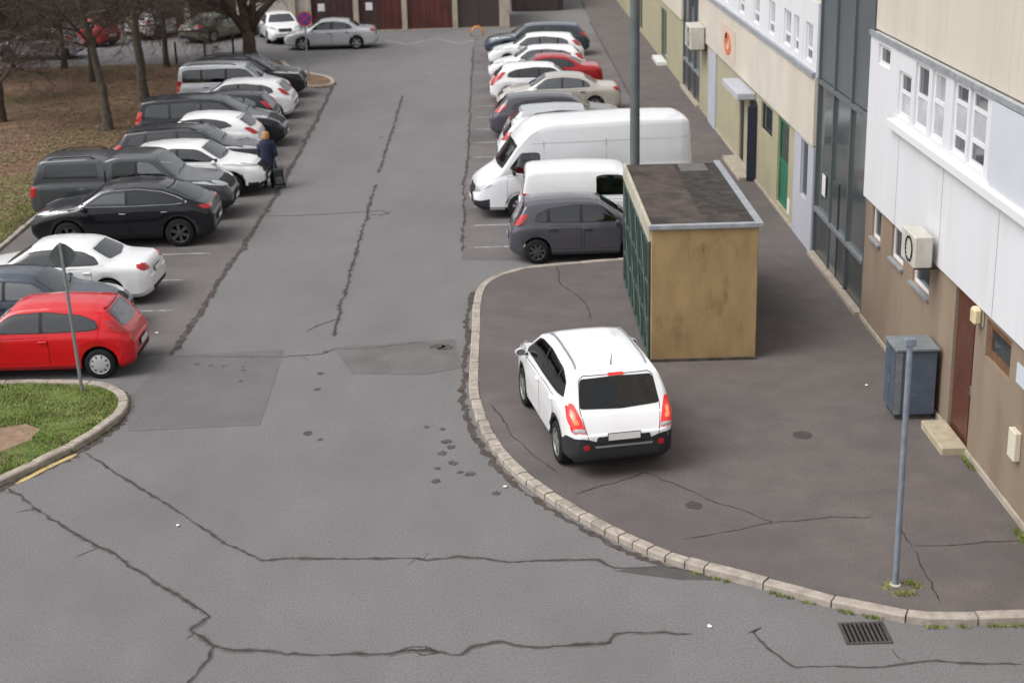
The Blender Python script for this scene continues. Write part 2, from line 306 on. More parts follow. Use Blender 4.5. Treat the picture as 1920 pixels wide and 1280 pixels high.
# damp gutter dirt along the kerb
gp = [tuple(q) for q in offset_line(pk, -.10)]; g0 = [q for q in gp if q[1] < 33.5 and q[0] < 3.0]
ribbon('gutter_dirt', g0[::8], .11, .003, M_dirt, road, jit=.025, wj=.7, seed=3, smooth=False)
gp2 = [tuple(q) for q in offset_line(kl, .07)]; ribbon('gutter_dirt', [q for q in gp2 if q[0] > -11][::8], .17, .003, M_dirt, road, jit=.02, wj=.6, seed=4)
poly('damp_stain', [(1.5, 19.42), (2.2, 19.55), (2.75, 19.22), (2.9, 19.05), (2.4, 19.1), (1.9, 19.28)], .0035, mat('damp asphalt', (.075, .07, .068), .6, var=.2, vs=4), road)
M_blot = mat('tar blot', (.085, .076, .073), .9, spec=.2, var=.35, vs=9, bump=.4, bs=50)
# dark tar blots and small pot marks
for i, (x, y) in enumerate([(-1.36, 25.15), (-1.07, 25.01), (-.98, 24.43), (-.91, 24.18), (-1.04, 23.91), (-1.11, 23.27), (-.73, 23.09), (-.57, 23.01), (-.85, 23.48), (-1.11, 22.75), (-.14, 22.2), (-3.58, 29.44), (-3.56, 28.15), (-3.52, 27.24), (-5.81, 28.78), (-5.55, 28.75), (-5.15, 28.66), (-5.1, 28.45), (-5.06, 27.82), (-3.94, 52.44), (-1.3, 29.58), (-1.1, 29.5), (-6.1, 28.9), (-3.45, 25.0), (-3.2, 24.7)]):
    rg = np.random.RandomState(i + 90); n = 17; r = rg.uniform(.035, .085)
    if 19 < i < 22: r = .14
    pts = [(x + r * rg.uniform(.55, 1.3) * math.cos(k * 2 * math.pi / n) * 1.2, y + r * 1.3 * rg.uniform(.55, 1.3) * math.sin(k * 2 * math.pi / n)) for k in range(n)]
    poly('tar_blot', pts, .0070, M_blot, road)
for i, (x, y) in enumerate([(5.1, 24.0), (2.9, 21.3)]):
    rg = np.random.RandomState(i + 190); n = 11; r = rg.uniform(.08, .2)
    poly('tar_blot', [(x + r * rg.uniform(.8, 1.15) * math.cos(k * 2 * math.pi / n), y + r * rg.uniform(.8, 1.2) * math.sin(k * 2 * math.pi / n)) for k in range(n)], .1145, mat('pavement blot', (.07, .063, .06), .9, spec=.2, var=.3, vs=9), walk)
# storm drain grate
dg = tag(empty('drain_grate', (4.63, 17.46, 0)), 'rusty slotted iron drain grate in the road by the kerb', 'drain')
M_iron = mat('cast iron', (.075, .066, .062), .8, metal=.3, var=.3, vs=15)
fr = MB().box(-.3, .3, -.28, -.235, -.02, .014).box(-.3, .3, .235, .28, -.02, .014).box(-.3, -.255, -.233, .233, -.02, .0145).box(.255, .3, -.233, .233, -.02, .0145); fr.obj('frame', M_iron, dg)
bx('pit', -.25, .25, -.23, .23, .001, .004, M_seam, dg)
for k in range(8): bx('bar', -.225 + k * .06, -.195 + k * .06, -.233, .233, .0045, .013, M_iron, dg)
# litter
M_paper = mat('paper litter', (.75, .75, .73), .8)
for i, (x, y, z, lab) in enumerate([(.01, 22.44, .005, 'small white paper scrap on the road near the dark tar blots'), (-5.04, 21.34, .005, 'white paper scrap on the road between the two long cracks'), (-7.35, 31.0, .009, 'white paper scrap lying in front of the slate blue car'), (6.75, 26.3, .11, 'white paper scrap on the pavement beside the blue cabinet'), (2.65, 17.75, .005, 'white paper scrap on the road near the kerb corner')]):
    rg = random.Random(i); r = .05
    vs = [(rg.uniform(.6, 1) * r * math.cos(a), rg.uniform(.6, 1) * r * math.sin(a), rg.uniform(.002, .02)) for a in [k * 1.0472 for k in range(6)]] + [(0, 0, .03)]
    tag(MB().add(vs, [(k, (k + 1) % 6, 6) for k in range(6)]).obj('paper_scrap', M_paper, loc=(x, y, z)), lab, 'litter', 'paper scraps on the ground')

# ------------------------------------------------------------------ person with a wheeled shopping bag
def skin_mesh(name, nodes, edges, M, parent, lev=2):
    me = bpy.data.meshes.new(name); me.from_pydata([n[0] for n in nodes], edges, []); o = bpy.data.objects.new(name, me); COL.objects.link(o)
    mo = o.modifiers.new('s', 'SKIN'); sb = o.modifiers.new('u', 'SUBSURF'); sb.levels = sb.render_levels = lev
    if not me.skin_vertices: bpy.context.view_layer.objects.active = o; bpy.ops.mesh.customdata_skin_add() if hasattr(bpy.ops.mesh, 'customdata_skin_add') else None
    for i, n in enumerate(nodes):
        r = n[1] if hasattr(n[1], '__len__') else (n[1], n[1]); me.skin_vertices[0].data[i].radius = r
    me.skin_vertices[0].data[0].use_root = True
    dg_ = bpy.context.evaluated_depsgraph_get(); m2 = bpy.data.meshes.new_from_object(o.evaluated_get(dg_)); bpy.data.objects.remove(o)
    m2.materials.clear(); m2.materials.append(M); m2.polygons.foreach_set('use_smooth', [True] * len(m2.polygons)); return link(name, m2, parent)
pe = tag(empty('person', (-6.84, 45.1, .008), R_(8)), 'person with blond hair in a long navy coat pulling a wheeled bag', 'person')
# facing +y (away from the camera)
nd = [((0, 0, .92), (.15, .11)), ((0, .0, 1.12), (.13, .10)), ((0, -.01, 1.32), (.16, .10)), ((0, 0, 1.42), (.06, .06)), ((0, .02, 1.50), (.075, .085)), ((0, .02, 1.60), (.07, .08)),
      ((-.17, 0, 1.35), .055), ((-.23, -.02, 1.10), .045), ((-.22, .06, .87), .036), ((.17, 0, 1.35), .055), ((.24, -.06, 1.10), .045), ((.27, -.14, .90), .036),
      ((-.09, 0, .86), .085), ((-.10, .02, .48), .06), ((-.10, -.02, .10), .042), ((-.10, .10, .04), .04), ((.09, 0, .86), .085), ((.10, .0, .48), .06), ((.11, -.06, .10), .042), ((.11, .06, .04), .04),
      ((0, .10, 1.53), .018)]
ed = [(0, 1), (1, 2), (2, 3), (3, 4), (4, 5), (2, 6), (6, 7), (7, 8), (2, 9), (9, 10), (10, 11), (0, 12), (12, 13), (13, 14), (14, 15), (0, 16), (16, 17), (17, 18), (18, 19), (4, 20)]
skin_mesh('body', nd, ed, M_skin, pe)
def hand(sx, base, par):
    for k in range(4): skin_mesh('finger', [((base[0] + sx * (-.02 + .0), base[1] - .028 + k * .018, base[2]), .009), ((base[0] + sx * .004, base[1] - .028 + k * .018, base[2] - .045 - .008 * (1 < k < 3)), .008), ((base[0] - sx * .012, base[1] - .028 + k * .018, base[2] - .075), .007)], [(0, 1), (1, 2)], M_skin, par, 1)
    skin_mesh('thumb', [((base[0], base[1] + .03, base[2] + .02), .010), ((base[0] - sx * .02, base[1] + .045, base[2] - .02), .009), ((base[0] - sx * .03, base[1] + .04, base[2] - .045), .008)], [(0, 1), (1, 2)], M_skin, par, 1)
hand(-1, (-.22, .06, .85), pe); hand(1, (.27, -.14, .88), pe)
ct = MB(); prof = [(.30, .42, 0), (.26, .62, 0), (.235, .85, 0), (.215, 1.08, 0), (.235, 1.28, 0), (.20, 1.38, 0), (.09, 1.44, 0)]
n = 20; vs = []
for r, z, _ in prof:
    for k in range(n):
        a = 2 * math.pi * k / n; f = 1 + .05 * math.sin(a * 5 + z * 3) * (1.3 - z); vs.append((r * f * math.cos(a), r * .72 * f * math.sin(a) - .01, z))
ct.add(vs, [(i * n + k, i * n + (k + 1) % n, (i + 1) * n + (k + 1) % n, (i + 1) * n + k) for i in range(len(prof) - 1) for k in range(n)])
for sx, e, h_ in ((-1, (-.235, -.02, 1.10), (-.225, .05, .90)), (1, (.245, -.06, 1.10), (.268, -.13, .93))): ct.tube([(sx * .15, 0, 1.37), (sx * .21, -.01, 1.27), e, h_], [.07, .075, .062, .055], 10)
ct.obj('coat', M_coat, pe, smooth=True)
tr = MB()
for sx, yk, ya in ((-1, .02, -.02), (1, 0, -.06)): tr.tube([(sx * .10, yk, .60), (sx * .10, yk, .45), (sx * .105, ya, .09)], [.085, .075, .06], 10)
tr.obj('trousers', M_coat, pe, smooth=True)
for sx, ya in ((-1, .04), (1, 0)):
    b = MB(); b.lathe([(.001, -.14), (.04, -.13), (.052, -.05), (.046, .05), (.04, .11), (.001, .13)], 'y', 12); b.v = [(v[0] + sx * .105, v[1] + ya, max(v[2], -.03) * .85 + .03) for v in b.v]; b.f = [f[::-1] for f in b.f]; b.obj('shoe', M_shoe, pe, smooth=True)
hr = MB(); vs = []; pr = [(.02, 1.675), (.07, 1.665), (.10, 1.62), (.112, 1.55), (.108, 1.49), (.095, 1.45), (.06, 1.43)]
for r, z in pr:
    for k in range(16):
        a = 2 * math.pi * k / 16; back = .5 - .5 * math.sin(a); rr = r * (1 + .06 * math.sin(7 * a + z * 20)); lift = 0 if back > .18 or z > 1.58 else .13
        vs.append((rr * math.cos(a), rr * 1.08 * math.sin(a) + .01 - (.0 if z > 1.5 else .02), max(z, 1.57) if lift else z))
hr.add(vs, [(i * 16 + (k + 1) % 16, i * 16 + k, (i + 1) * 16 + k, (i + 1) * 16 + (k + 1) % 16) for i in range(len(pr) - 1) for k in range(16)]).obj('hair', M_hair, pe, smooth=True)
for sx in (-1, 1): MB().lathe([(.001, -.006), (.012, 0), (.001, .006)], 'y', 8).obj('eye', M_shoe, pe, loc=(sx * .03, .098, 1.555))
tb = tag(empty('wheeled_bag', (-6.50, 44.82, .008), R_(10)), 'dark wheeled shopping bag standing beside the person', 'bag')
M_bag = mat('dark bag cloth', (.022, .024, .024), .8, var=.3, vs=12)
b = MB().box(-.15, .15, -.11, .11, .10, .60); bo = b.obj('bag', M_bag, tb, bevel=.03); bx('pocket', -.11, .11, -.135, -.112, .15, .36, mat('grey bag pocket', (.10, .10, .105), .8), tb, bevel=.01)
MB().tube([(-.10, .12, .1), (-.10, .13, .72), (-.08, .12, .86), (.0, .12, .88), (.08, .12, .86), (.10, .13, .72), (.10, .12, .1)], .011, 6).obj('handle_frame', M_steel, tb, smooth=True)
for sx in (-1, 1): MB().lathe([(.001, -.02), (.07, -.02), (.075, 0), (.07, .02), (.001, .02)], 'x', 14, c=(sx * .17, .08, .076)).obj('wheel', M_tyre, tb)

# ------------------------------------------------------------------ vehicles
def interp(ctrl, s): a = np.array(ctrl); return np.interp(s, a[:, 0], a[:, 1])
def gauss(y, sig):
    if sig <= 0: return y
    k = np.arange(-int(3 * sig), int(3 * sig) + 1); w = np.exp(-.5 * (k / sig) ** 2); w /= w.sum()
    return np.convolve(np.pad(y, len(k) // 2, mode='edge'), w, 'valid')
NOSE = lambda c, h, n: [(c, h), (c + .02, h - .012), (.92, n), (.965, n - .045), (.988, n - .09), (1, n - .16)]
PLAN = [(0, .80), (.015, .875), (.05, .94), (.12, .98), (.28, 1), (.7, 1), (.84, .975), (.92, .92), (.965, .85), (.99, .76), (1, .68)]
KIND = {
 'hatch': dict(L=3.95, W=1.70, H=1.45, wb=(.165, .80), R=.305, clear=.20, wr=.60, top=[(0, .46), (.006, .55), (.02, .62), (.035, .665), (.11, .90), (.125, .945), (.2, .975), (.4, 1), (.54, .985), (.60, .95), (.745, .675), (.775, .655), (.915, .58), (.965, .525), (.99, .47), (1, .40)],
   belt=[(0, .52), (.06, .62), (.15, .645), (.4, .64), (.74, .615), (.88, .56), (.96, .49), (1, .38)],
   dlo=[(.155, .70), (.17, .80), (.24, .875), (.42, .925), (.56, .905), (.60, .88), (.715, .665), (.45, .66), (.2, .675)], pil=[.27, .46], rw=(.675, .905), rwx=.03, ws=(.685, .935), doors=[(.24, .46), (.465, .715)], tail=[(.66, .62), (.99, .62), (.99, .73), (.90, .80), (.76, .70)], head=[(.50, .52), (.97, .53), (.97, .62), (.80, .615)], grille=[(-.42, .46), (.42, .46), (.46, .535), (-.46, .535)]),
 'suv': dict(L=4.5, W=1.84, H=1.66, wb=(.185, .79), R=.35, clear=.25, wr=.64, top=[(0, .46), (.006, .57), (.02, .625), (.035, .665), (.095, .88), (.11, .945), (.25, .985), (.42, 1), (.55, .985), (.61, .95), (.745, .70), (.775, .68), (.92, .615), (.965, .565), (.99, .50), (1, .42)],
   belt=[(0, .54), (.08, .65), (.3, .665), (.7, .64), (.85, .60), (.94, .53), (1, .41)],
   dlo=[(.12, .72), (.14, .84), (.22, .905), (.42, .935), (.56, .915), (.6, .89), (.715, .685), (.45, .68), (.2, .69)], pil=[.245, .45], rw=(.69, .905), rwx=.03, ws=(.71, .935), doors=[(.23, .45), (.455, .71)], tail=[(.62, .60), (.99, .60), (.99, .72), (.86, .72), (.64, .66)], head=[(.52, .55), (.97, .57), (.97, .635), (.82, .63)], grille=[(-.44, .42), (.44, .42), (.46, .57), (-.46, .57)]),
 'sedan': dict(L=4.5, W=1.75, H=1.43, wb=(.21, .80), R=.315, clear=.19, wr=.60, top=[(0, .44), (.006, .56), (.016, .635), (.03, .675), (.05, .69), (.155, .71), (.185, .73), (.30, .945), (.34, .975), (.46, 1), (.55, .985), (.605, .955), (.745, .685), (.775, .665), (.92, .585), (.965, .53), (.99, .48), (1, .41)],
   belt=[(0, .52), (.05, .63), (.2, .66), (.5, .645), (.74, .62), (.88, .56), (.96, .49), (1, .39)],
   dlo=[(.245, .70), (.27, .80), (.33, .88), (.46, .925), (.56, .905), (.61, .88), (.715, .665), (.45, .665), (.28, .68)], pil=[.305, .475], rw=(.735, .915), rwx=.16, ws=(.695, .94), doors=[(.28, .475), (.48, .715)], tail=[(.62, .57), (.99, .57), (.99, .67), (.66, .66)], head=[(.50, .51), (.97, .53), (.97, .61), (.80, .60)], grille=[(-.36, .44), (.36, .44), (.4, .545), (-.4, .545)]),
 'van': dict(L=4.3, W=1.78, H=1.80, wb=(.15, .79), R=.31, clear=.2, wr=.70, top=[(0, .42), (.004, .52), (.010, .60), (.03, .90), (.04, .955), (.08, .985), (.35, 1), (.56, .98), (.62, .95), (.765, .66), (.80, .63), (.93, .54), (.975, .48), (1, .36)],
   belt=[(0, .50), (.05, .585), (.3, .59), (.7, .575), (.84, .55), (.94, .46), (1, .34)],
   dlo=[(.45, .62), (.45, .88), (.5, .90), (.58, .895), (.64, .86), (.735, .645), (.6, .62)], pil=[], rw=(.60, .87), rwx=.012, ws=(.67, .93), doors=[(.445, .735)], tail=[(.84, .42), (.99, .42), (.99, .66), (.88, .66)], head=[(.55, .44), (.97, .46), (.97, .56), (.82, .55)], grille=[(-.4, .36), (.4, .36), (.44, .43), (-.44, .43)]),
 'sprinter': dict(L=5.95, W=1.95, H=2.62, wb=(.16, .80), R=.345, clear=.26, wr=.80, top=[(0, .50), (.003, .80), (.008, .93), (.018, .965), (.04, .985), (.3, 1), (.64, .985), (.70, .965), (.75, .90), (.80, .78), (.885, .515), (.91, .48), (.965, .41), (.99, .36), (1, .27)],
   belt=[(0, .48), (.04, .49), (.5, .49), (.8, .48), (.89, .45), (.96, .36), (1, .25)],
   dlo=[(.705, .49), (.705, .675), (.72, .69), (.79, .69), (.845, .535), (.80, .475)], pil=[], rw=None, rwx=.01, ws=(.525, .76), doors=[(.695, .86)], tail=[(.88, .25), (.99, .25), (.99, .38), (.9, .38)], head=[(.60, .275), (.97, .30), (.97, .37), (.84, .365)], grille=[(-.45, .26), (.45, .26), (.5, .33), (-.5, .33)]),
 'pickup': dict(L=5.2, W=1.95, H=1.84, wb=(.225, .815), R=.37, clear=.30, wr=.70, top=[(0, .50), (.006, .62), (.012, .64), (.05, .90), (.062, .95), (.08, .965), (.3, .98), (.365, .965), (.385, .935), (.40, .955), (.44, .985), (.55, .985), (.61, .97), (.64, .945), (.745, .66), (.77, .635), (.92, .595), (.965, .555), (.99, .49), (1, .40)],
   belt=[(0, .58), (.05, .61), (.3, .62), (.7, .61), (.85, .58), (.95, .52), (1, .38)],
   dlo=[(.42, .655), (.425, .88), (.46, .905), (.58, .91), (.62, .885), (.715, .655)], pil=[.545], rw=(.66, .88), rwx=.02, ws=(.665, .935), doors=[(.41, .545), (.55, .70)], tail=[(.86, .42), (.99, .42), (.99, .58), (.88, .58)], head=[(.55, .50), (.97, .51), (.97, .585), (.8, .585)], grille=[(-.48, .44), (.48, .44), (.5, .575), (-.5, .575)]),
}
def kind(base, **kw): d = dict(KIND[base]); d.update(kw); return d
KIND['coupe_suv'] = kind('suv', L=4.7, W=1.89, H=1.60, R=.375, top=[(0, .48), (.006, .60), (.02, .66), (.04, .69), (.07, .71), (.19, .885), (.28, .965), (.42, 1), (.54, .985), (.60, .95), (.735, .71), (.765, .69), (.915, .635), (.965, .58), (.99, .51), (1, .42)],
   dlo=[(.135, .725), (.19, .81), (.27, .89), (.40, .935), (.54, .92), (.59, .895), (.715, .695), (.45, .69), (.2, .70)], pil=[.46], rw=(.715, .90), rwx=.05, tail=[(.5, .60), (.99, .60), (.99, .665), (.5, .655)])
KIND['crossover'] = kind('suv', L=4.35, W=1.80, H=1.56, R=.345, top=[(0, .46), (.006, .58), (.02, .64), (.04, .69), (.12, .86), (.16, .93), (.28, .98), (.42, 1), (.54, .985), (.60, .945), (.74, .70), (.77, .68), (.915, .615), (.965, .56), (.99, .50), (1, .42)],
   dlo=[(.20, .77), (.25, .86), (.33, .905), (.42, .93), (.55, .915), (.59, .89), (.715, .69), (.5, .69), (.3, .72)], pil=[.44], rw=(.72, .90), rwx=.04, tail=[(.55, .60), (.99, .59), (.99, .71), (.9, .74), (.8, .66)])
KIND['mpv'] = kind('suv', L=5.0, W=1.92, H=1.76, R=.33, clear=.2, top=[(0, .44), (.005, .56), (.015, .64), (.05, .89), (.06, .945), (.15, .98), (.38, 1), (.52, .985), (.60, .945), (.765, .66), (.795, .635), (.925, .55), (.97, .49), (1, .38)],
   belt=[(0, .52), (.05, .59), (.3, .60), (.7, .585), (.85, .55), (.95, .47), (1, .36)], dlo=[(.075, .65), (.085, .84), (.13, .885), (.4, .92), (.55, .90), (.60, .875), (.73, .63), (.45, .625), (.2, .63)], pil=[.25, .46], rw=(.64, .89), rwx=.02, ws=(.67, .93), doors=[(.25, .46), (.465, .725)], tail=[(.84, .52), (.99, .52), (.99, .74), (.88, .76)])
KIND['minivan'] = kind('van', dlo=[(.06, .62), (.065, .86), (.12, .885), (.45, .90), (.58, .895), (.64, .86), (.735, .645), (.6, .62)], pil=[.235, .455], doors=[(.24, .455), (.46, .735)])

def profile_fns(S):
    L, H, W = S['L'], S['H'], S['W']; n = int(L * 100) + 1; s = np.linspace(0, 1, n)
    top = gauss(interp(S['top'], s) * H, 2.2); belt = gauss(interp(S['belt'], s) * H, 6); belt = np.minimum(belt, top - .012)
    w = gauss(interp(S.get('plan', PLAN), s) * W / 2, 2.5)
    xs = (s - .5) * L
    return (lambda x: np.interp(x, xs, top)), (lambda x: np.interp(x, xs, belt)), (lambda x: np.interp(x, xs, w))
def section(S, x, fns, zbot, arch):
    top, belt, wf = fns; H = S['H']; zt, zs, w = top(x), belt(x), wf(x)
    wr = S['wr'] * S['W'] / 2 * 1.18; zs = max(zs, zbot + .02); zt = max(zt, zs + .012)
    g = zt - zs; r = min(.085, .5 * g); ysh = w - .045
    zroof = H - .085
    t = np.clip((zt - r - zs) / max(zroof - zs, .3), 0, 1.0)
    yt = max(ysh - (ysh - min(wr, ysh)) * t - .10 * (1 - min(1, g / .25)), .05)
    cr = .028 * min(1, g / .3) + .012
    lo = (.03, .02) if arch else (.11, .10)
    lo = (min(lo[0], w * .4), min(lo[1], .6 * (zs - zbot)))
    bul = S.get('bulge', .02)
    P = [(0, zbot), (w - lo[0], zbot), (w - .012, zbot + lo[1]), (w, zbot + lo[1] + (zs - zbot - lo[1]) * .5), (w - .012, zs - min(.07, .3 * (zs - zbot - lo[1]))), (ysh, zs),
         (ysh - (ysh - yt) * .33 + bul * min(1, g / .4), zs + (zt - r - zs) * .33), (ysh - (ysh - yt) * .68 + bul * min(1, g / .4), zs + (zt - r - zs) * .68), (yt, zt - r), (yt - r * .35, zt - r * .35 - cr * .5), (yt - r * 1.1, zt - cr), (yt * .5, zt - cr * .22), (0, zt)]
    sub = [3, 3, 3, 3, 2, 3, 3, 3, 2, 2, 5, 6]; out = [P[0]]; seg = []
    for i, k in enumerate(sub):
        for q in range(1, k + 1):
            u = q / k; out.append((P[i][0] + (P[i + 1][0] - P[i][0]) * u, P[i][1] + (P[i + 1][1] - P[i][1]) * u)); seg.append(i)
    return out, seg
def build_body(S, clad):
    L, H, W = S['L'], S['H'], S['W']; fns = profile_fns(S); R = S['R']; Ra = R + .055
    wx = [(f - .5) * L for f in S['wb']]; z0 = S['clear']
    xs = list(np.linspace(-L / 2, L / 2, 64)) + [-L / 2 + d for d in (.01, .02, .04, .09, .12, .16, .2, .25, .3)] + [L / 2 - d for d in (.01, .02, .04, .09, .12)]
    for c in wx: xs += [c + Ra * math.cos(a) for a in np.linspace(0, math.pi, 15)] + [c - Ra - .004, c + Ra + .004]
    xs = sorted(xs); q = [xs[0]]
    for x in xs[1:]:
        if x - q[-1] > .0035: q.append(x)
    q[-1] = L / 2; xs = q
    rows = []; segs = None
    for x in xs:
        e = max(0, .30 - min(x + L / 2, L / 2 - x)) / .30; zb = z0 + .10 * e * e; arch = False
        for c in wx:
            d = abs(x - c)
            if d < Ra + .001: zb = max(zb, R + math.sqrt(max(Ra * Ra - d * d, 0))); arch = True
        zb = min(zb, fns[1](x) - .05)
        half, segs = section(S, x, fns, zb, arch); rows.append([(x, y, z) for y, z in half])
    n = len(rows[0]); B = MB()
    def ring(r): return r + [(x, -y, z) for x, y, z in r[-2:0:-1]]
    N = 2 * n - 2; verts = []
    rings = [ring(r) for r in rows]
    def cap(r, sg):
        cz = sum(p[2] for p in r) / len(r); o = []
        for dx, k in ((.016, .955), (.03, .86), (.038, .6)): o.append([(x + sg * dx, y * k, cz + (z - cz) * k) for x, y, z in r])
        return o
    rings = cap(rings[0], -1)[::-1] + rings + cap(rings[-1], 1)
    for r in rings: verts += r
    fs = []; ms = []
    sg2 = segs + segs[::-1]
    for i in range(len(rings) - 1):
        for j in range(N):
            a, b = i * N + j, i * N + (j + 1) % N; c, d = a + N, b + N
            fs.append((a, b, d, c)); s = sg2[j]; mi = 0
            zc = (verts[a][2] + verts[d][2]) / 2; xc = (verts[a][0] + verts[d][0]) / 2
            if s == 0: mi = 1
            elif clad and s < 5:
                if zc < z0 + clad.get('sill', 0): mi = 2
                if zc < clad.get('rear', 0) and xc < -L / 2 + .42: mi = 2
                if zc < clad.get('front', 0) and xc > L / 2 - .40: mi = 2
                for c_ in wx:
                    if clad.get('sill') and math.hypot(xc - c_, zc - R) < Ra + .065: mi = 2
            ms.append(mi)
    fs.append(tuple(range(N - 1, -1, -1))); ms.append(2 if clad and clad.get('rear') else 0); o = (len(rings) - 1) * N; fs.append(tuple(range(o, o + N))); ms.append(2 if clad and clad.get('front') else 0)
    B.v = verts; B.f = [f[::-1] for f in fs]; B.m = ms
    return B, fns
def chaikin(p, it=1, rad=.055):
    """round the corners of a closed outline with short arcs"""
    if not it: return [np.array(q, float) for q in p]
    o = []; n = len(p)
    for i in range(n):
        a, v, b = (np.array(p[(i + k - 1) % n], float) for k in range(3)); la, lb = np.linalg.norm(a - v), np.linalg.norm(b - v); r = min(rad * it, .42 * la, .42 * lb)
        s_, e_ = v + (a - v) / (la + 1e-9) * r, v + (b - v) / (lb + 1e-9) * r
        for t in (0, .25, .5, .75, 1): o.append((1 - t) ** 2 * s_ + 2 * t * (1 - t) * v + t * t * e_)
    return o
def densify(p, d=.07):
    o = []
    for i in range(len(p)):
        a, b = np.array(p[i], float), np.array(p[(i + 1) % len(p)], float); k = max(1, int(np.linalg.norm(b - a) / d))
        o += [a + (b - a) * t / k for t in range(k)]
    return o
DIRS = dict(L=Vector((0, -1, 0)), R=Vector((0, 1, 0)), F=Vector((-1, 0, 0)), B=Vector((1, 0, 0)), T=Vector((0, 0, -1)))
def shrink(p, d):
    c = np.mean(p, axis=0); return [q + (c - q) / (np.linalg.norm(c - q) + 1e-6) * min(d, np.linalg.norm(c - q) * .5) for q in map(np.array, p)]
def patch(name, bvh, outline, plane, off, M, parent, S, rnd=1, skirt=.014, rings=4, maxd=.45):
    """a panel, pane or lamp whose outline lies on the body surface"""
    out = densify(chaikin(outline, rnd)); c = np.mean(out, axis=0); d = DIRS[plane]; L = S['L']; W = S['W']
    def hit(q):
        if plane in 'LR': o = Vector((q[0], 3 if plane == 'L' else -3, q[1])); g = Vector((q[0], (W / 2) * (1 if plane == 'L' else -1), q[1]))
        elif plane in 'FB': o = Vector((5 if plane == 'F' else -5, q[0], q[1])); g = Vector(((L / 2 - .1) * (1 if plane == 'F' else -1), q[0], q[1]))
        else: o = Vector((q[0], q[1], 5)); g = Vector((q[0], q[1], S['H']))
        h, nrm, *_ = bvh.ray_cast(o, d)
        if h is None or (ref[0] is not None and abs((h - ref[0]).dot(d)) > maxd):
            if ref[0] is not None: g = g + d * ((ref[0] - g).dot(d))
            h, nrm, *_ = bvh.find_nearest(g)
        if nrm.dot(d) > 0 : nrm = -nrm
        return h + nrm * off, h - nrm * skirt
    ref = [None]; h0 = hit(c)[0]; ref[0] = h0
    vs = []; fs = []; n = len(out)
    fr = [1, .93] + [1 - (i + 1) / (rings + .5) for i in range(rings)]
    low = []
    for k, f in enumerate(fr):
        for q in out:
            a, b = hit(c + (q - c) * f); vs.append(a)
            if k == 0: low.append(b)
    vs.append(hit(c)[0]); ci = len(vs) - 1; lo = len(vs); vs += low
    for k in range(len(fr) - 1):
        for i in range(n): j = (i + 1) % n; fs.append((k * n + i, k * n + j, (k + 1) * n + j, (k + 1) * n + i))
    k = len(fr) - 1
    for i in range(n): fs.append((k * n + i, k * n + (i + 1) % n, ci))
    nr = Vector((0, 0, 0)); A, Bv, C = vs[0], vs[n // 3], vs[2 * n // 3]; nr = (Bv - A).cross(C - A)
    for i in range(n): j = (i + 1) % n; fs.append((lo + i, lo + j, j, i))
    if nr.dot(d) > 0: fs = [f[::-1] for f in fs]
    return MB().add(vs, fs).obj(name, M, parent, smooth=True, angle=50)
def clip(p, a, b):
    """clip polygon p (list of 2d) to a<=x<=b"""
    def half(p, v, sgn):
        o = []
        for i in range(len(p)):
            A, B = np.array(p[i], float), np.array(p[(i + 1) % len(p)], float); da, db = sgn * (A[0] - v), sgn * (B[0] - v)
            if da >= 0: o.append(A)
            if (da >= 0) != (db >= 0): o.append(A + (B - A) * (da / (da - db)))
        return o
    return half(half(p, a, 1), b, -1)
def inpoly_np(xy, pl):
    c = np.zeros(len(xy), bool); x, y = xy[:, 0], xy[:, 1]; j = len(pl) - 1
    for i in range(len(pl)):
        a, b = pl[i], pl[j]; k = (a[1] > y) != (b[1] > y)
        with np.errstate(divide='ignore', invalid='ignore'): c ^= k & (x < (b[0] - a[0]) * (y - a[1]) / (b[1] - a[1] + 1e-12) + a[0])
        j = i
    return c
def inset(p, d):
    """move every point of a closed outline inwards along its normal"""
    p = np.array(p, float); n = len(p); t = np.roll(p, -1, 0) - np.roll(p, 1, 0); t /= np.linalg.norm(t, axis=1)[:, None] + 1e-9
    area = .5 * np.sum(p[:, 0] * np.roll(p[:, 1], -1) - np.roll(p[:, 0], -1) * p[:, 1]); nn = np.stack([-t[:, 1], t[:, 0]], 1) * (1 if area > 0 else -1)
    return [q for q in p + nn * d]
def ring(name, bvh, outline, plane, off, M, parent, S, w, maxd=.6):
    """black seal round a pane: a band of width w just inside the outline, following the body"""
    out = densify(chaikin(outline, 1), .06); d = DIRS[plane]; L = S['L']; W = S['W']; vs = []; n = len(out); c = np.mean(out, axis=0)
    def hit(q, of):
        if plane in 'LR': o = Vector((q[0], 3 if plane == 'L' else -3, q[1])); g = Vector((q[0], (W / 2) * (1 if plane == 'L' else -1), q[1]))
        else: o = Vector((5 if plane == 'F' else -5, q[0], q[1])); g = Vector(((L / 2 - .1) * (1 if plane == 'F' else -1), q[0], q[1]))
        h, nrm, *_ = bvh.ray_cast(o, d)
        if h is None: h, nrm, *_ = bvh.find_nearest(g)
        if nrm.dot(d) > 0: nrm = -nrm
        return h + nrm * of
    loops = [(out, -.01), (out, off), (inset(out, w * .5), off), (inset(out, w), off), (inset(out, w), -.012)]
    for lp, of in loops: vs += [hit(q, of) for q in lp]
    fs = [(k * n + i, k * n + (i + 1) % n, (k + 1) * n + (i + 1) % n, (k + 1) * n + i) for k in range(4) for i in range(n)]
    nr = (vs[n + 1] - vs[n]).cross(vs[2 * n] - vs[n])
    if nr.dot(d) > 0: fs = [f[::-1] for f in fs]
    return MB().add(vs, fs).obj(name, M, parent, smooth=True, angle=50)
WH = {}
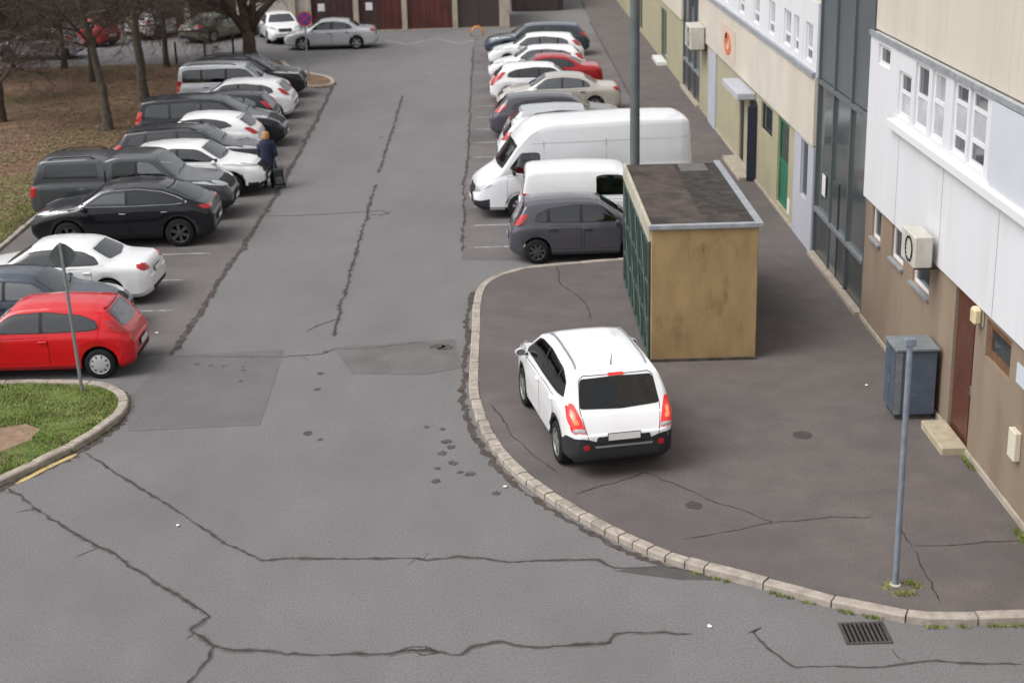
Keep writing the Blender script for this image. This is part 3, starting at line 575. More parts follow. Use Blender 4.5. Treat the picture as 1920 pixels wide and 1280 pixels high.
def wheel_meshes(R, style):
    if (R, style) in WH: return WH[(R, style)]
    w = .105; ri = R * (.66 if style != 'big' else .72)
    T = MB().lathe([(ri, -w), (R * .9, -w * 1.02), (R * .98, -w * .8), (R, -w * .45), (R, w * .45), (R * .98, w * .8), (R * .9, w * 1.02), (ri, w), (ri * .97, w * .6), (ri * .97, -w * .6)], 'y', 36, closed=True).mesh('wheel', M_tyre, True, 50)
    B = MB(); M = {'alloy': M_rim, 'big': M_rim, 'dark': M_rimd, 'cover': M_rimw, 'steel': M_rimd}[style]
    B.lathe([(ri * .99, w * .9), (ri * .9, w * .72), (ri * .88, w * .2), (0.001, w * .15)], 'y', 32, mi=1)
    B.lathe([(ri * 1.02, w * .95), (ri * .985, w * 1.0), (ri * .92, w * .95), (ri * .90, w * .75)], 'y', 32)
    if style == 'cover':
        B.lathe([(ri * .93, w * .9), (ri * .7, w * 1.08), (ri * .3, w * 1.12), (.001, w * 1.12)], 'y', 32)
        for k in range(9):
            a = k * 2 * math.pi / 9; c, s = math.cos(a), math.sin(a); r0, r1 = ri * .62, ri * .84
            B.add([(c * r0 - s * .012, w * 1.105, s * r0 + c * .012), (c * r0 + s * .012, w * 1.105, s * r0 - c * .012), (c * r1 + s * .02, w * 1.02, s * r1 - c * .02), (c * r1 - s * .02, w * 1.02, s * r1 + c * .02)], [(0, 1, 2, 3)], 1)
    else:
        n = {'alloy': 5, 'big': 5, 'dark': 6, 'steel': 8}[style]
        B.lathe([(ri * .24, w * .5), (ri * .24, w * .92), (ri * .12, w * .98), (.001, w * .98)], 'y', 16)
        for k in range(n):
            a = k * 2 * math.pi / n; c, s = math.cos(a), math.sin(a)
            hw = (.03, .045) if n < 7 else (.025, .035)
            def q(r, t, y): return (c * r - s * t, y, s * r + c * t)
            r0, r1 = ri * .15, ri * .93
            B.add([q(r0, -hw[0], w * .92), q(r0, hw[0], w * .92), q(r1, hw[1], w * .86), q(r1, -hw[1], w * .86), q(r0, -hw[0], w * .5), q(r0, hw[0], w * .5), q(r1, hw[1], w * .45), q(r1, -hw[1], w * .45)], [(0, 1, 2, 3), (0, 4, 5, 1), (1, 5, 6, 2), (3, 7, 4, 0)])
    WH[(R, style)] = (T, B.mesh('rim', [M, M_seam], True, 40)); return WH[(R, style)]
def mirror_poly(p): return [(-a, b) for a, b in p]
def car(name, label, cat, group, kd, col, pos, heading, rim='alloy', clad=None, detail=2, chrome=False, rails=False, glass=None, glass_f=None, lit=False, tailm=None, roof=None, **kw):
    S = dict(KIND[kd]); S.update(kw); L, H, W = S['L'], S['H'], S['W']
    root = empty(name, (pos[0], pos[1], pos[2] if len(pos) > 2 else 0), R_(heading)); tag(root, label, cat, group)
    pm = P[col]; B, fns = build_body(S, clad)
    bvh = BVHTree.FromPolygons([Vector(v) for v in B.v], B.f)
    gl = glass or random.choice([G_clear, G_tint, G_tint]); X = lambda s: (s - .5) * L; top, belt, wf = fns
    pt = lambda nm, o, pl, off, M, par=root, **k: patch(nm, bvh, o, pl, off, M, par, S, **k)
    dlo = [(X(a), b * H) for a, b in S['dlo']]; holes = []
    for sd in 'LR':
        if chrome: pt('window_trim', [q + (q - np.mean(dlo, axis=0)) * .035 for q in map(np.array, dlo)], sd, .003, M_chrome)
        ring('window_surround', bvh, dlo, sd, .005, M_plast, root, S, .072); holes.append((sd, inset(densify(chaikin(dlo, 1), .06), .036)))
        cuts = [-9] + [X(a) for a in S['pil']] + [9]
        for a, b in zip(cuts, cuts[1:]):
            q = clip(dlo, a + .022, b - .022)
            if len(q) > 2:
                q = inset(densify(chaikin(q, 1), .09), .014); pt('side_window', q, sd, .008, (gl if not glass_f or a < cuts[-2] else glass_f), rnd=0, skirt=.004)
        for a in S['pil']:
            q = clip(dlo, X(a) - .04, X(a) + .04)
            if len(q) > 2: pt('pillar', q, sd, .006, M_plast, rnd=0, rings=2)
        if S.get('extra'):
            for e in S['extra']: pt('side_window', [(X(a), b * H) for a, b in e], sd, .006, M_glass)
        if detail > 1:
            for a, b in S['doors']:
                zt = [(X(a) + .03, belt(X(a)) - .035), (X(b) - .02, belt(X(b)) - .035)]; zb = S['clear'] + (.16 if not clad else clad.get('sill', 0) + .03)
                o = [zt[0], ((X(a) + X(b)) / 2, belt((X(a) + X(b)) / 2) - .03), zt[1], (X(b) - .01, zb + .12), (X(b) - .04, zb), (X(a) + .12 if abs(X(a) - X(S['wb'][0])) < .6 else X(a) + .02, zb)]
                if abs(X(a) - X(S['wb'][0])) < .6: o.append((X(S['wb'][0]) + S['R'] + .10, S['R'] + .12)); o.append((X(a) + .02, max(belt(X(a)) - .3, S['R'] * 2.0)))
                pt('door_gap', o, sd, .0015, M_seam, rnd=0)
                dr = pt('door', shrink(o, .012), sd, .0035, pm, rnd=0)
                hx = X(a) + .14; hz = belt(hx) - .13; sgn = 1 if sd == 'L' else -1
                yy = wf(hx) * sgn
                MB().box(hx - .085, hx + .085, min(yy - .012 * sgn, yy + .022 * sgn), max(yy - .012 * sgn, yy + .022 * sgn), hz - .014, hz + .014).obj('handle', M_chrome if chrome else (pm if col in ('white', 'white2', 'red') else M_plast), dr, bevel=.005)
    def yside(x, z):
        t = np.clip((z - belt(x)) / (H - .085 - belt(x)), 0, 1); a = wf(x) - .045; return a - (a - min(S['wr'] * W / 2 * 1.18, a)) * t
    if S['ws']:
        a, b = S['ws'][0] * H, S['ws'][1] * H; xa, xb = X(.74), X(.62)
        ya, yb = yside(xa, a) - .11, yside(xb, b) - .13
        o = [(-ya, a + .015), (0, a - .0), (ya, a + .015), (yb, b - .01), (0, b + .012), (-yb, b - .01)]
        ring('windshield_seal', bvh, [(q[0] * 1.02, q[1]) for q in o], 'F', .003, M_plast, root, S, .085)
        pt('windshield', o, 'F', .006, glass_f or G_clear, skirt=.003); holes.append(('F', inset(densify(chaikin(o, 1), .06), .042)))
        if detail > 1:
            for sg in (-.45, .25):
                y0 = ya * sg; z0 = a + .02
                pt('wiper', [(y0, z0), (y0 + .5 * W / 2, z0 + .03), (y0 + .5 * W / 2, z0 + .045), (y0, z0 + .02)], 'F', .010, M_plast, rnd=0, rings=1)
    if S['rw']:
        a, b = S['rw'][0] * H, S['rw'][1] * H; xr = X(S['rwx'])
        ya, yb = min(yside(X(S['rwx'] + .02), a), wf(xr)) - .16, yside(X(S['rwx'] + .08), b) - .13
        o = [(-ya, a + .02), (0, a - .01), (ya, a + .02), (yb, b - .012), (0, b + .006), (-yb, b - .012)]
        ring('rear_window_seal', bvh, [(q[0] * 1.02, q[1]) for q in o], 'B', .003, M_plast, root, S, .08)
        pt('rear_window', o, 'B', .006, S.get('rear_glass') or gl, skirt=.003); holes.append(('B', inset(densify(chaikin(o, 1), .06), .04)))
    # open the shell behind the panes so that the cabin shows
    VV = np.array(B.v); FQ = np.array([f if len(f) == 4 else (0, 0, 0, 0) for f in B.f]); pp = VV[FQ]; cc = pp.mean(1); nn = np.cross(pp[:, 2] - pp[:, 0], pp[:, 3] - pp[:, 1]); nn /= np.linalg.norm(nn, axis=1)[:, None] + 1e-9
    cut = np.zeros(len(FQ), bool)
    for pl, q in holes:
        if pl in 'LR': ok = (cc[:, 1] * (1 if pl == 'L' else -1) > .2) & (np.abs(nn[:, 1]) > .45); xy = cc[:, [0, 2]]
        else: ok = ((cc[:, 0] > X(.5)) == (pl == 'F')) & (np.abs(nn[:, 0]) > .2) & (np.abs(nn[:, 1]) < .75); xy = cc[:, [1, 2]]
        ok &= cc[:, 2] > .4 * H; cut |= ok & inpoly_np(xy, q)
    B.m = [m_ for m_, c_ in zip(B.m, cut) if not c_]; B.f = [f for f, c_ in zip(B.f, cut) if not c_]
    body = B.obj('body', [pm, M_plast, M_clad], root, smooth=True, angle=38)
    if kd not in ('sprinter', 'van') or True:
        x0, x1 = X(max(S['wb'][0] - .02, S['rwx'] + .08)), X(.745 if kd != 'sprinter' else .86); wi = w2_ = W / 2 - .16; zf = S['clear'] + .16
        bx('cabin_floor', x0, x1, -wi, wi, zf, zf + .03, M_trim, root); zb_ = belt(X(.5)); xs_ = X(.56 if kd != 'sprinter' else .74)
        bx('dashboard', x1 - .32, x1 + .06, -wi, wi, zf + .25, zb_ + .02, M_trim, root, bevel=.04)
        bx('parcel_shelf', x0 - .25 if S['rw'] else x0, x0 + .25, -wi, wi, zb_ - .06, zb_ - .03, M_trim, root)
        def seat(nm, x, y0, y1):
            b_ = MB().box(x - .1, x + .42, y0, y1, zf + .15, zf + .33); b_.add([(x - .12, y0, zf + .2), (x + .04, y0, zf + .2), (x + .04, y1, zf + .2), (x - .12, y1, zf + .2), (x - .30, y0 + .03, zb_ + .18), (x - .20, y0 + .03, zb_ + .18), (x - .20, y1 - .03, zb_ + .18), (x - .30, y1 - .03, zb_ + .18)], [(0, 3, 2, 1), (4, 5, 6, 7), (0, 1, 5, 4), (1, 2, 6, 5), (2, 3, 7, 6), (3, 0, 4, 7)])
            for yy in ((y0 + y1) / 2,) if y1 - y0 < .8 else (y0 + .25, y1 - .25): b_.box(x - .31, x - .22, yy - .12, yy + .12, zb_ + .22, min(zb_ + .38, H - .18))
            b_.obj(nm, M_seat, root, bevel=.02)
        for sg in (1, -1): seat('seat', xs_ - .12, sg * .37 - .25, sg * .37 + .25)
        if kd not in ('sprinter', 'van'): seat('rear_bench', max(X(.335), x0 + .3), -.62, .62)
        MB().lathe([(.185, -.012), (.19, 0), (.185, .012), (.172, 0)], 'x', 20, c=(0, 0, 0), closed=True).obj('steering_wheel', M_trim, root, loc=(xs_ + .42, .37, zb_ + .0)).rotation_euler = (0, R_(-25), 0)
    w2 = W / 2
    tm = tailm or (M_redlit if lit else M_red)
    for sg in (1, -1):
        f = lambda poly_, k=1: [(sg * a * w2 * k, b * H) for a, b in poly_]
        tl = None if S.get('no_tail') else pt('tail_light', f(S['tail'], .90), 'B', .010, tm, maxd=.22)
        sd = 'L' if sg > 0 else 'R'
        zl, zh = min(b for a, b in S['tail']) * H, max(b for a, b in S['tail']) * H
        xg = np.linspace(-L / 2, -L / 2 + 1.0, 101); xm = lambda z: min(xg[np.argmax(top(xg) > z + .045)], -L / 2 + (.12 if kd == 'sedan' else .5))
        wrp = S.get('tailwrap', .17)
        if tl: pt('lens_side', [(max(xm(zl), -L / 2 + .04), zl + .01), (xm((zl + zh) / 2) + wrp * .9, (zl + zh) / 2), (xm(zh) + wrp, zh - .01), (max(xm(zh), -L / 2 + .05), zh)], sd, .010, tm, tl, maxd=.15)
        pt('headlight', f(S['head'], .84), 'F', .010, M_clear, maxd=.3)
        zl, zh = S['head'][1][1] * H, S['head'][2][1] * H
        xh = np.linspace(L / 2, L / 2 - 1.2, 121); xn = lambda z: xh[np.argmax(top(xh) > z + .04)]
        pt('headlight', [(min(xn(zl), L / 2 - .10), zl), (xn(zh) - .30, zh - .015), (xn(zh) - .32, zh + .005), (xn(zh), zh)], sd, .009, M_clear, maxd=.2)
        # door mirrors
        mx = X(max(a for a, b in S['dlo'])) - .12; mz = belt(mx) + .07; my = sg * (wf(mx) + .11)
        b_ = MB(); b_.lathe([(.001, -.055), (.07, -.05), (.10, -.01), (.095, .03), (.001, .032)], 'x', 14)
        b_.v = [(-v[0] + mx, v[1] * 1.0 + my - sg * .02, v[2] * .72 + mz) for v in b_.v]; b_.f = [q[::-1] for q in b_.f]
        mo = b_.obj('mirror', pm if not S.get('mirror_dark') else M_plast, root, smooth=True, angle=45)
        MB().box(mx - .012, mx + .035, min(my, sg * (wf(mx) - .06)), max(my, sg * (wf(mx) - .06)), mz - .07, mz - .035).obj('mirror_arm', M_plast, mo)
        if detail > 1: MB().lathe([(.001, -.034), (.088, -.0335)], 'x', 14).obj('mirror_glass', M_glassl, mo, loc=(mx, my - sg * .02, mz)).scale = (1, .95, .66)
    pt('grille', [(a * w2, b * H) for a, b in S['grille']], 'F', .007, M_plast)
    pt('bumper_intake', [(-.5 * w2, S['clear'] + .08), (.5 * w2, S['clear'] + .08), (.58 * w2, S['clear'] + .19), (-.58 * w2, S['clear'] + .19)], 'F', .006, M_plast)
    zp = S.get('plate', .36 * H if kd != 'sedan' else .50 * H)
    if detail > 1 and kd in ('hatch', 'suv', 'crossover', 'coupe_suv', 'mpv'):
        kk = w2 * .90; zr = S['rw'][0] * H; zt_ = S['rw'][1] * H; zb2 = S['clear'] + .34
        ring('tailgate_gap', bvh, [(-.62 * kk, zb2), (.62 * kk, zb2), (.70 * kk, zb2 + .12), (.80 * kk, zr), (.74 * kk, zt_ - .02), (.66 * kk, zt_ + .035), (-.66 * kk, zt_ + .035), (-.74 * kk, zt_ - .02), (-.80 * kk, zr), (-.70 * kk, zb2 + .12)], 'B', .0012, M_seam, root, S, .011)
    def plate(z, front):
        sgx = 1 if front else -1; h0, n0, *_ = bvh.ray_cast(Vector((sgx * 5, 0, z + .055)), Vector((-sgx, 0, 0)))
        if h0 is None: return
        if n0.x * sgx < 0: n0 = -n0
        b_ = MB().box(-.006, .012, -.27, .27, -.065, .065).obj('plate_holder', M_plast, root); b_.location = h0 + n0 * .022; b_.rotation_euler = (0, max(-.35, min(.35, -math.asin(max(-1, min(1, n0.z))))), 0 if front else math.pi)
        bx('number_plate', .0125, .016, -.26, .26, -.055, .055, M_plate, b_)
    plate(S.get('plate', .36 * H if kd != 'sedan' else .46 * H), False); plate(S['clear'] + .21, True)
    if not clad: pt('rear_valance', [(-.62 * w2, S['clear'] + .12), (.62 * w2, S['clear'] + .12), (.66 * w2, S['clear'] + .22), (-.66 * w2, S['clear'] + .22)], 'B', .006, M_plast)
    T, Rm = wheel_meshes(S['R'], rim)
    for f in S['wb']:
        for sg in (1, -1):
            wo_ = link('wheel', T, root, (X(f), sg * (w2 - .125), S['R'])); wo_.rotation_euler = (0, random.uniform(0, 3), 0 if sg > 0 else math.pi)
            link('rim', Rm, wo_)
    if rails:
        for sg in (1, -1):
            pts = []
            for s_ in np.linspace(rails[0], rails[1], 9):
                x = X(s_); y = sg * (S['wr'] * w2 * 1.18 - .10); h, nn, *_ = bvh.ray_cast(Vector((x, y, 5)), Vector((0, 0, -1))); pts.append(h + Vector((0, 0, .045 if 0 < (s_ - rails[0]) < rails[1] - rails[0] - 1e-6 else -.005)))
            MB().tube(pts, .017, 8).obj('roof_rail', M_steel if chrome or lit else M_plast, root, smooth=True)
    return root, pt, S, X, bvh

# ------------------------------------------------------------------ white compact SUV on the pavement
GP, GL, GR = 'car parked on the pavement', 'cars parked along the left of the lane', 'cars parked along the right of the lane'
AN, pt, S, X, bvh = car('parked_car', 'white compact SUV parked on the pavement by the kerb, tail lights lit', 'car', None, 'suv', 'white', (1.50, 24.69, .108), 100.5, rim='alloy',
    clad=dict(sill=.12, rear=.64, front=.5), lit=True, glass=G_dark, glass_f=G_tint, rails=(.17, .57), L=4.55, W=1.85, H=1.74, wr=.63, wb=(.195, .787), R=.355, clear=.25, no_tail=True,
    rw=(.645, .90), rwx=.03, plate=.69, pil=[.235, .44],
    top=[(0, .44), (.006, .50), (.018, .55), (.028, .60), (.045, .645), (.10, .88), (.112, .94), (.25, .98), (.42, 1), (.55, .985), (.61, .95), (.75, .69), (.78, .67), (.92, .60), (.965, .55), (.99, .49), (1, .42)])
w2 = S['W'] / 2; H = S['H']
k = w2 * .90
pt('bumper', [(-.98 * k, .29), (.98 * k, .29), (1.0 * k, .72), (.80 * k, .735), (.62 * k, .70), (.55 * k, .60), (-.55 * k, .60), (-.62 * k, .70), (-.80 * k, .735), (-1.0 * k, .72)], 'B', .007, M_clad, rings=7, maxd=.25)
for sg in (1, -1):
    sd = 'L' if sg > 0 else 'R'
    pt('bumper_corner', [(X(0) + .03, .33), (X(.195) - .43, .33), (X(.195) - .40, .58), (X(0) + .28, .72), (X(0) + .045, .735)], sd, .006, M_clad, maxd=.2)
    tl = pt('tail_light', [(sg * .72 * k, .465 * H), (sg * .99 * k, .465 * H), (sg * 1.0 * k, .60 * H), (sg * .985 * k, .70 * H), (sg * .91 * k, .71 * H), (sg * .81 * k, .60 * H)], 'B', .012, M_redlit, maxd=.2)
    pt('lens_side', [(X(0) + .06, .50 * H), (X(0) + .17, .53 * H), (X(0) + .43, .665 * H), (X(0) + .36, .685 * H), (X(0) + .20, .60 * H)], sd, .011, M_redlit, tl, maxd=.15)
    pt('lamp_core', [(sg * .84 * k, .54 * H), (sg * .93 * k, .54 * H), (sg * .96 * k, .62 * H), (sg * .90 * k, .63 * H)], 'B', .016, M_amber, tl, maxd=.2)
    pt('reversing_light', [(sg * .745 * k, .472 * H), (sg * .96 * k, .472 * H), (sg * .96 * k, .505 * H), (sg * .765 * k, .505 * H)], 'B', .016, M_clear, tl, maxd=.2)
    pt('reflector', [(sg * .66 * w2 + .055 * math.cos(a), .335 * H + .05 * math.sin(a)) for a in np.linspace(0, 6.28, 11)[:-1]], 'B', .012, M_red)
pt('brake_light', [(-.13, .905 * H), (.13, .905 * H), (.13, .928 * H), (-.13, .928 * H)], 'B', .014, M_redlit)
pt('rear_wiper', [(-.28, .672 * H), (.12, .682 * H), (.12, .692 * H), (-.28, .69 * H)], 'B', .012, M_plast, rnd=0, rings=1)
pt('bumper_plate', [(-.50 * w2, .565), (.50 * w2, .565), (.52 * w2, .60), (-.52 * w2, .60)], 'B', .012, mat('grey bumper strip', (.30, .30, .31), .4, metal=.4))
h = bvh.ray_cast(Vector((X(.17), 0, 5)), Vector((0, 0, -1)))[0]
MB().tube([h, h + Vector((-.06, 0, .20))], [.012, .004], 6).obj('antenna', M_plast, AN)

# ------------------------------------------------------------------ left row
def lrow(label, kd, col, xe, yc, nose, dh=0, **kw):
    L = kw.get('L', KIND[kd]['L']); return car('parked_car', label, kw.pop('cat', 'car'), GL, kd, col, (xe - L / 2, yc), (0 if nose else 180) + dh, **kw)
def rrow(label, kd, col, xe, yc, nose, dh=0, **kw):
    L = kw.get('L', KIND[kd]['L']); nm = kw.pop('name', 'parked_car')
    return car(nm, label, kw.pop('cat', 'car'), GR, kd, col, (xe + L / 2, yc), (180 if nose else 0) + dh, **kw)
lrow('bright red hatchback parked nearest on the left, behind the sign post', 'hatch', 'red', -7.2, 29.02, False, rim='cover', glass=G_tint, rear_glass=G_clear, pil=[.44], doors=[(.40, .715)])
lrow('slate blue car facing the lane between the red hatchback and the white saloon', 'sedan', 'navy', -8.0, 31.35, True, dh=1, glass_f=G_clear)
lrow('white saloon with its boot towards the lane, behind the slate blue car', 'sedan', 'white', -7.85, 33.95, False, dh=-2, glass=G_tint, rear_glass=G_clear, L=4.45, pil=[.45], H=1.42)
lrow('black coupe SUV with chrome window trim, boot towards the lane', 'coupe_suv', 'black', -7.35, 39.1, False, dh=1.5, rim='dark', chrome=True, glass=G_dark, glass_f=G_tint, clad=dict(sill=.05), W=1.92, H=1.62)
pk_, pt, S, X, bvh = lrow('dark grey pickup truck with a hard canopy over its bed, facing the lane', 'pickup', 'grey', -7.3, 41.75, True, cat='pickup', L=5.45, H=1.9, rim='alloy', glass=G_dark, glass_f=G_clear, extra=[[(.075, .70), (.09, .885), (.345, .895), (.352, .70)]], clad=dict(sill=.04, front=.55), rails=(.1, .34))
for sd in 'LR': pt('bed_gap', [(X(.385), .42 * S['H']), (X(.385), .93 * S['H']), (X(.392), .93 * S['H']), (X(.392), .42 * S['H'])], sd, .004, M_seam, rnd=0, rings=1)
lrow('white coupe crossover facing the lane beside the standing person', 'crossover', 'white', -6.8, 44.65, True, dh=-2, clad=dict(sill=.07, front=.42), rim='dark')
lrow('dark grey estate SUV facing the lane, directly behind the white coupe crossover', 'suv', 'dgrey', -7.15, 47.1, True, L=4.7, H=1.6, rails=(.15, .58), clad=dict(sill=.03))
lrow('white rounded crossover with its tail to the lane, between two dark cars', 'crossover', 'white', -7.6, 49.55, False, L=4.15, H=1.56, clad=dict(sill=.06, rear=.6))
lrow('long black people carrier facing the lane, red tail lamp at the grass', 'mpv', 'black2', -7.15, 51.95, True, cat='minivan')
lrow('black small hatchback with its tail to the lane, beside the white hatchback', 'hatch', 'black2', -7.75, 54.5, False, L=4.0)
lrow('white five-door hatchback with its tail to the lane, below the silver minivan', 'hatch', 'white', -7.45, 57.25, False, L=4.3, W=1.78, H=1.47, dh=-1)
lrow('silver white minivan facing the lane between white hatchback and black SUV', 'minivan', 'silver2', -7.9, 59.55, True, cat='minivan', rails=(.1, .55))
lrow('black SUV facing the lane, last in the left row beside the kerbed island', 'suv', 'black', -7.6, 62.0, True, L=4.75, H=1.72, W=1.88, rails=(.15, .58))
# ------------------------------------------------------------------ right row
rrow('dark grey small hatchback parked nose in beside the rendered kiosk', 'hatch', 'lilac', .32, 36.45, False, L=3.75, H=1.52, W=1.70, rim='steel', dh=.5,
     top=[(0, .46), (.006, .55), (.02, .62), (.035, .665), (.085, .90), (.10, .945), (.2, .98), (.4, 1), (.52, .985), (.585, .95), (.76, .675), (.79, .655), (.925, .58), (.97, .525), (.99, .47), (1, .40)], pil=[.245, .455])
rrow('small white panel van with a green tinted door window, next to the dark grey hatchback', 'van', 'white', .62, 38.8, False, name='parked_van', cat='van', glass=G_green, H=1.82)
sp, pt, S, X, bvh = rrow('large white high-roof delivery van with its nose to the lane', 'sprinter', 'white2', -.66, 41.3, True, name='parked_van', cat='van', rim='steel', clad=dict(front=.52), dh=6, mirror_dark=True)
for sd in 'LR':
    for s_, z0, z1 in [(.685, .14, .80), (.40, .14, .80)]: pt('panel_gap', [(X(s_), z0 * S['H']), (X(s_ + .002), z0 * S['H']), (X(s_ + .002), z1 * S['H']), (X(s_), z1 * S['H'])], sd, .002, M_seam, rnd=0, rings=1)
    pt('roof_seam', [(X(.02), .775 * S['H']), (X(.74), .775 * S['H']), (X(.74), .782 * S['H']), (X(.02), .782 * S['H'])], sd, .003, mat('seam grey', (.45, .45, .47), .6), rnd=0, rings=1)
rrow('white small hatchback half hidden behind the delivery van, tail to the lane', 'hatch', 'white2', .12, 47.2, False, L=3.7, H=1.5)
rrow('silver arched-roof hatchback with its tail to the lane, behind the delivery van', 'hatch', 'silver2', .35, 49.85, False, L=4.3, H=1.46, W=1.8)
rrow('purple grey car with its tail to the lane, beside the silver hatchback', 'hatch', 'lilac', -.1, 52.3, False, L=4.6, H=1.46, W=1.8)
rrow('champagne saloon facing the lane, its boot towards the building', 'sedan', 'champ', .15, 56.7, True, L=4.55, H=1.46)
rrow('white hatchback with large red tail lamps to the lane, before the dark red car', 'hatch', 'white', -.1, 59.5, False, L=4.1, tail=[(.45, .48), (.99, .48), (.99, .74), (.9, .82), (.7, .7)], tailwrap=.22)
rrow('dark red saloon wedged between two white cars, boot towards the building', 'sedan', 'darkred', .0, 62.0, True, L=4.4)
rrow('white car facing the lane directly behind the dark red saloon', 'hatch', 'white', -.15, 64.5, True, L=4.1)
rrow('white car facing the lane next to the last dark estate in the right row', 'hatch', 'white', -.15, 68.6, True, L=4.2)
rrow('dark blue grey estate car, farthest in the right row before the garages', 'suv', 'navy', -.3, 71.9, True, L=4.8, H=1.5)
# ------------------------------------------------------------------ cars beyond the lane
GB = 'cars parked in front of the garages and beyond the lawn'
def bcar(label, kd, col, x, y, hd, **kw): return car('parked_car', label, 'car', GB, kd, col, (x, y), hd, detail=kw.pop('detail', 1), **kw)
bcar('silver saloon standing side-on in front of the brown garage doors', 'sedan', 'silver', -7.95, 76.4, 180, L=4.5, H=1.46, detail=2)
bcar('white car facing the camera between the big tree and the silver saloon', 'sedan', 'white', -11.0, 80.2, -75, W=1.8)
bcar('grey green saloon with its tail to the camera, left of the big tree', 'sedan', 'green', -14.3, 81.2, 55, W=1.78)
bcar('white estate seen through the branches beside the grey green saloon', 'suv', 'white', -17.6, 83.2, 60, H=1.5)
bcar('pale silver hatchback beyond the lawn at the far left', 'hatch', 'silver2', -22.2, 75.3, 180, L=4.2)
bcar('dark red car behind the leaning tree at the far left', 'hatch', 'darkred', -21.2, 80.2, 150)
bcar('dark car at the far left edge beyond the pale silver hatchback', 'sedan', 'navy', -26.2, 80.5, 170)

# ------------------------------------------------------------------ kiosk
M_rend = mat('ochre render', (.335, .235, .12), .9, spec=.15, var=.16, vs=2.5, bump=.25, bs=60, stain=(.17, .11, .06), ss=2.6, sk=(.55, .76), stretch=(1, 1, .42))
M_felt = mat('roofing felt', (.088, .072, .066), .95, spec=.1, var=.25, vs=3, bump=.4, bs=40, stain=(.05, .045, .042), ss=1.2, sk=(.5, .62))
M_felt2 = mat('dark roofing felt', (.058, .052, .048), .95, spec=.1, var=.35, vs=4, bump=.4, bs=40, stain=(.14, .12, .09), ss=2.5, sk=(.62, .75))
M_flash = mat('metal flashing', (.36, .38, .41), .55, metal=.4, var=.2, vs=5)
M_green = mat('green lattice paint', (.06, .095, .082), .6, var=.25, vs=6)
M_greend = mat('dark green panel', (.022, .036, .033), .35, var=.3, vs=3)
M_cream = mat('weathered cream render', (.42, .39, .31), .9, var=.18, vs=3)
KX0, KX1, KY0, KY1, KH = 2.92, 4.97, 27.98, 33.65, 2.80
kz = tag(empty('kiosk', (0, 0, 0)), 'flat-roofed ochre rendered kiosk with a green lattice side on the pavement', 'kiosk')
bx('wall', KX0, KX1, KY0, KY1, .05, KH - .06, M_rend, kz, bevel=.015)
bx('roof_slab', KX0 - .03, KX1 + .03, KY0 - .03, KY1 + .03, KH - .058, KH, M_cream, kz)
MB().box(KX0 + .02, KX0 + 1.05, KY0 + .06, KY1 - .06, KH + .002, KH + .022).obj('roofing_felt', M_felt, kz)
MB().box(KX0 + 1.052, KX1 - .06, KY0 + .06, KY1 - .06, KH + .002, KH + .018).obj('roofing_felt', M_felt2, kz)
MB().box(KX0 + .9, KX1 - .3, KY0 + .06, KY0 + .75, KH + .0225, KH + .03).obj('roofing_felt', M_felt, kz)
bx('felt_patch', KX0 + 1.15, KX0 + 1.75, KY1 - .9, KY1 - .15, KH + .0185, KH + .03, mat('grey felt patch', (.12, .115, .115), .9, var=.2, vs=5), kz)
bx('flashing', KX0 - .05, KX1 + .08, KY0 - .06, KY0 + .055, KH - .04, KH + .05, M_flash, kz, bevel=.01)
bx('flashing', KX1 - .055, KX1 + .08, KY0 + .058, KY1 + .03, KH - .04, KH + .055, M_flash, kz, bevel=.01)
bx('parapet', KX0 - .05, KX0 + .015, KY0 + .058, KY1 + .03, KH - .30, KH + .04, M_cream, kz, bevel=.01)
bx('side_panel', KX0 - .02, KX0 - .002, KY0 + .1, KY1 - .1, .12, KH - .32, M_greend, kz)
for k in range(9):
    y = KY0 + .09 + k * (KY1 - KY0 - .2) / 8; bx('lattice_bar', KX0 - .055, KX0 - .0205, y - .025, y + .025, .13, KH - .325, M_green, kz)
for z in (.15, .85, 1.6, 2.42): bx('lattice_rail', KX0 - .05, KX0 - .021, KY0 + .117, KY1 - .117, z - .022, z + .022, M_green, kz)
for k in range(4):
    y0 = KY0 + .12 + k * 1.36
    MB().tube([(KX0 - .045, y0, .2), (KX0 - .045, y0 + 1.3, 2.35)], .014, 5).obj('lattice_brace', M_green, kz)
MB().box(KX0 - .04, KX1 + .02, KY0 - .05, KY0 - .002, .1, .16).obj('base_dirt', M_dirt, kz)

# ------------------------------------------------------------------ street furniture
def pole(name, label, cat, x, y, z0, z1, r, M, n=14):
    t = tag(empty(name, (x, y, z0)), label, cat); MB().tube([(0, 0, -.05), (0, 0, z1 - z0)], [r, r * .92], n).obj('post', M, t, smooth=True, angle=40); return t
lp = pole('street_lamp', 'tall dark grey steel lamp post rising behind the kiosk', 'street lamp', 3.22, 34.55, .1, 9.5, .115, M_lamp)
MB().tube([(0, 0, .0), (0, 0, 1.1)], [.15, .15], 14).obj('base_sleeve', M_lamp, lp, smooth=True, angle=40)
MB().tube([(0, 0, 9.3), (-.4, 0, 9.75), (-1.4, 0, 9.95)], [.08, .06, .05], 10).obj('arm', M_lamp, lp, smooth=True)
MB().box(-2.0, -1.35, -.14, .14, 9.88, 10.02).obj('lamp_head', M_lamp, lp, bevel=.04)
sp_ = pole('sign_post', 'bare blue grey steel post standing in the pavement at the right', 'post', 5.30, 18.56, .1, 3.62, .041, M_bluepost)
bx('cap', -.075, .075, -.04, .04, 3.45, 3.56, M_bluepost, sp_, bevel=.01)
MB().lathe([(.09, -.02), (.08, .02), (.05, .03)], 'z', 14).obj('footing', M_cream, sp_)
sg = pole('road_sign', 'grey back of a diamond road sign on a thin post in the lawn', 'road sign', -8.0, 27.3, .08, 3.0, .034, M_steel)
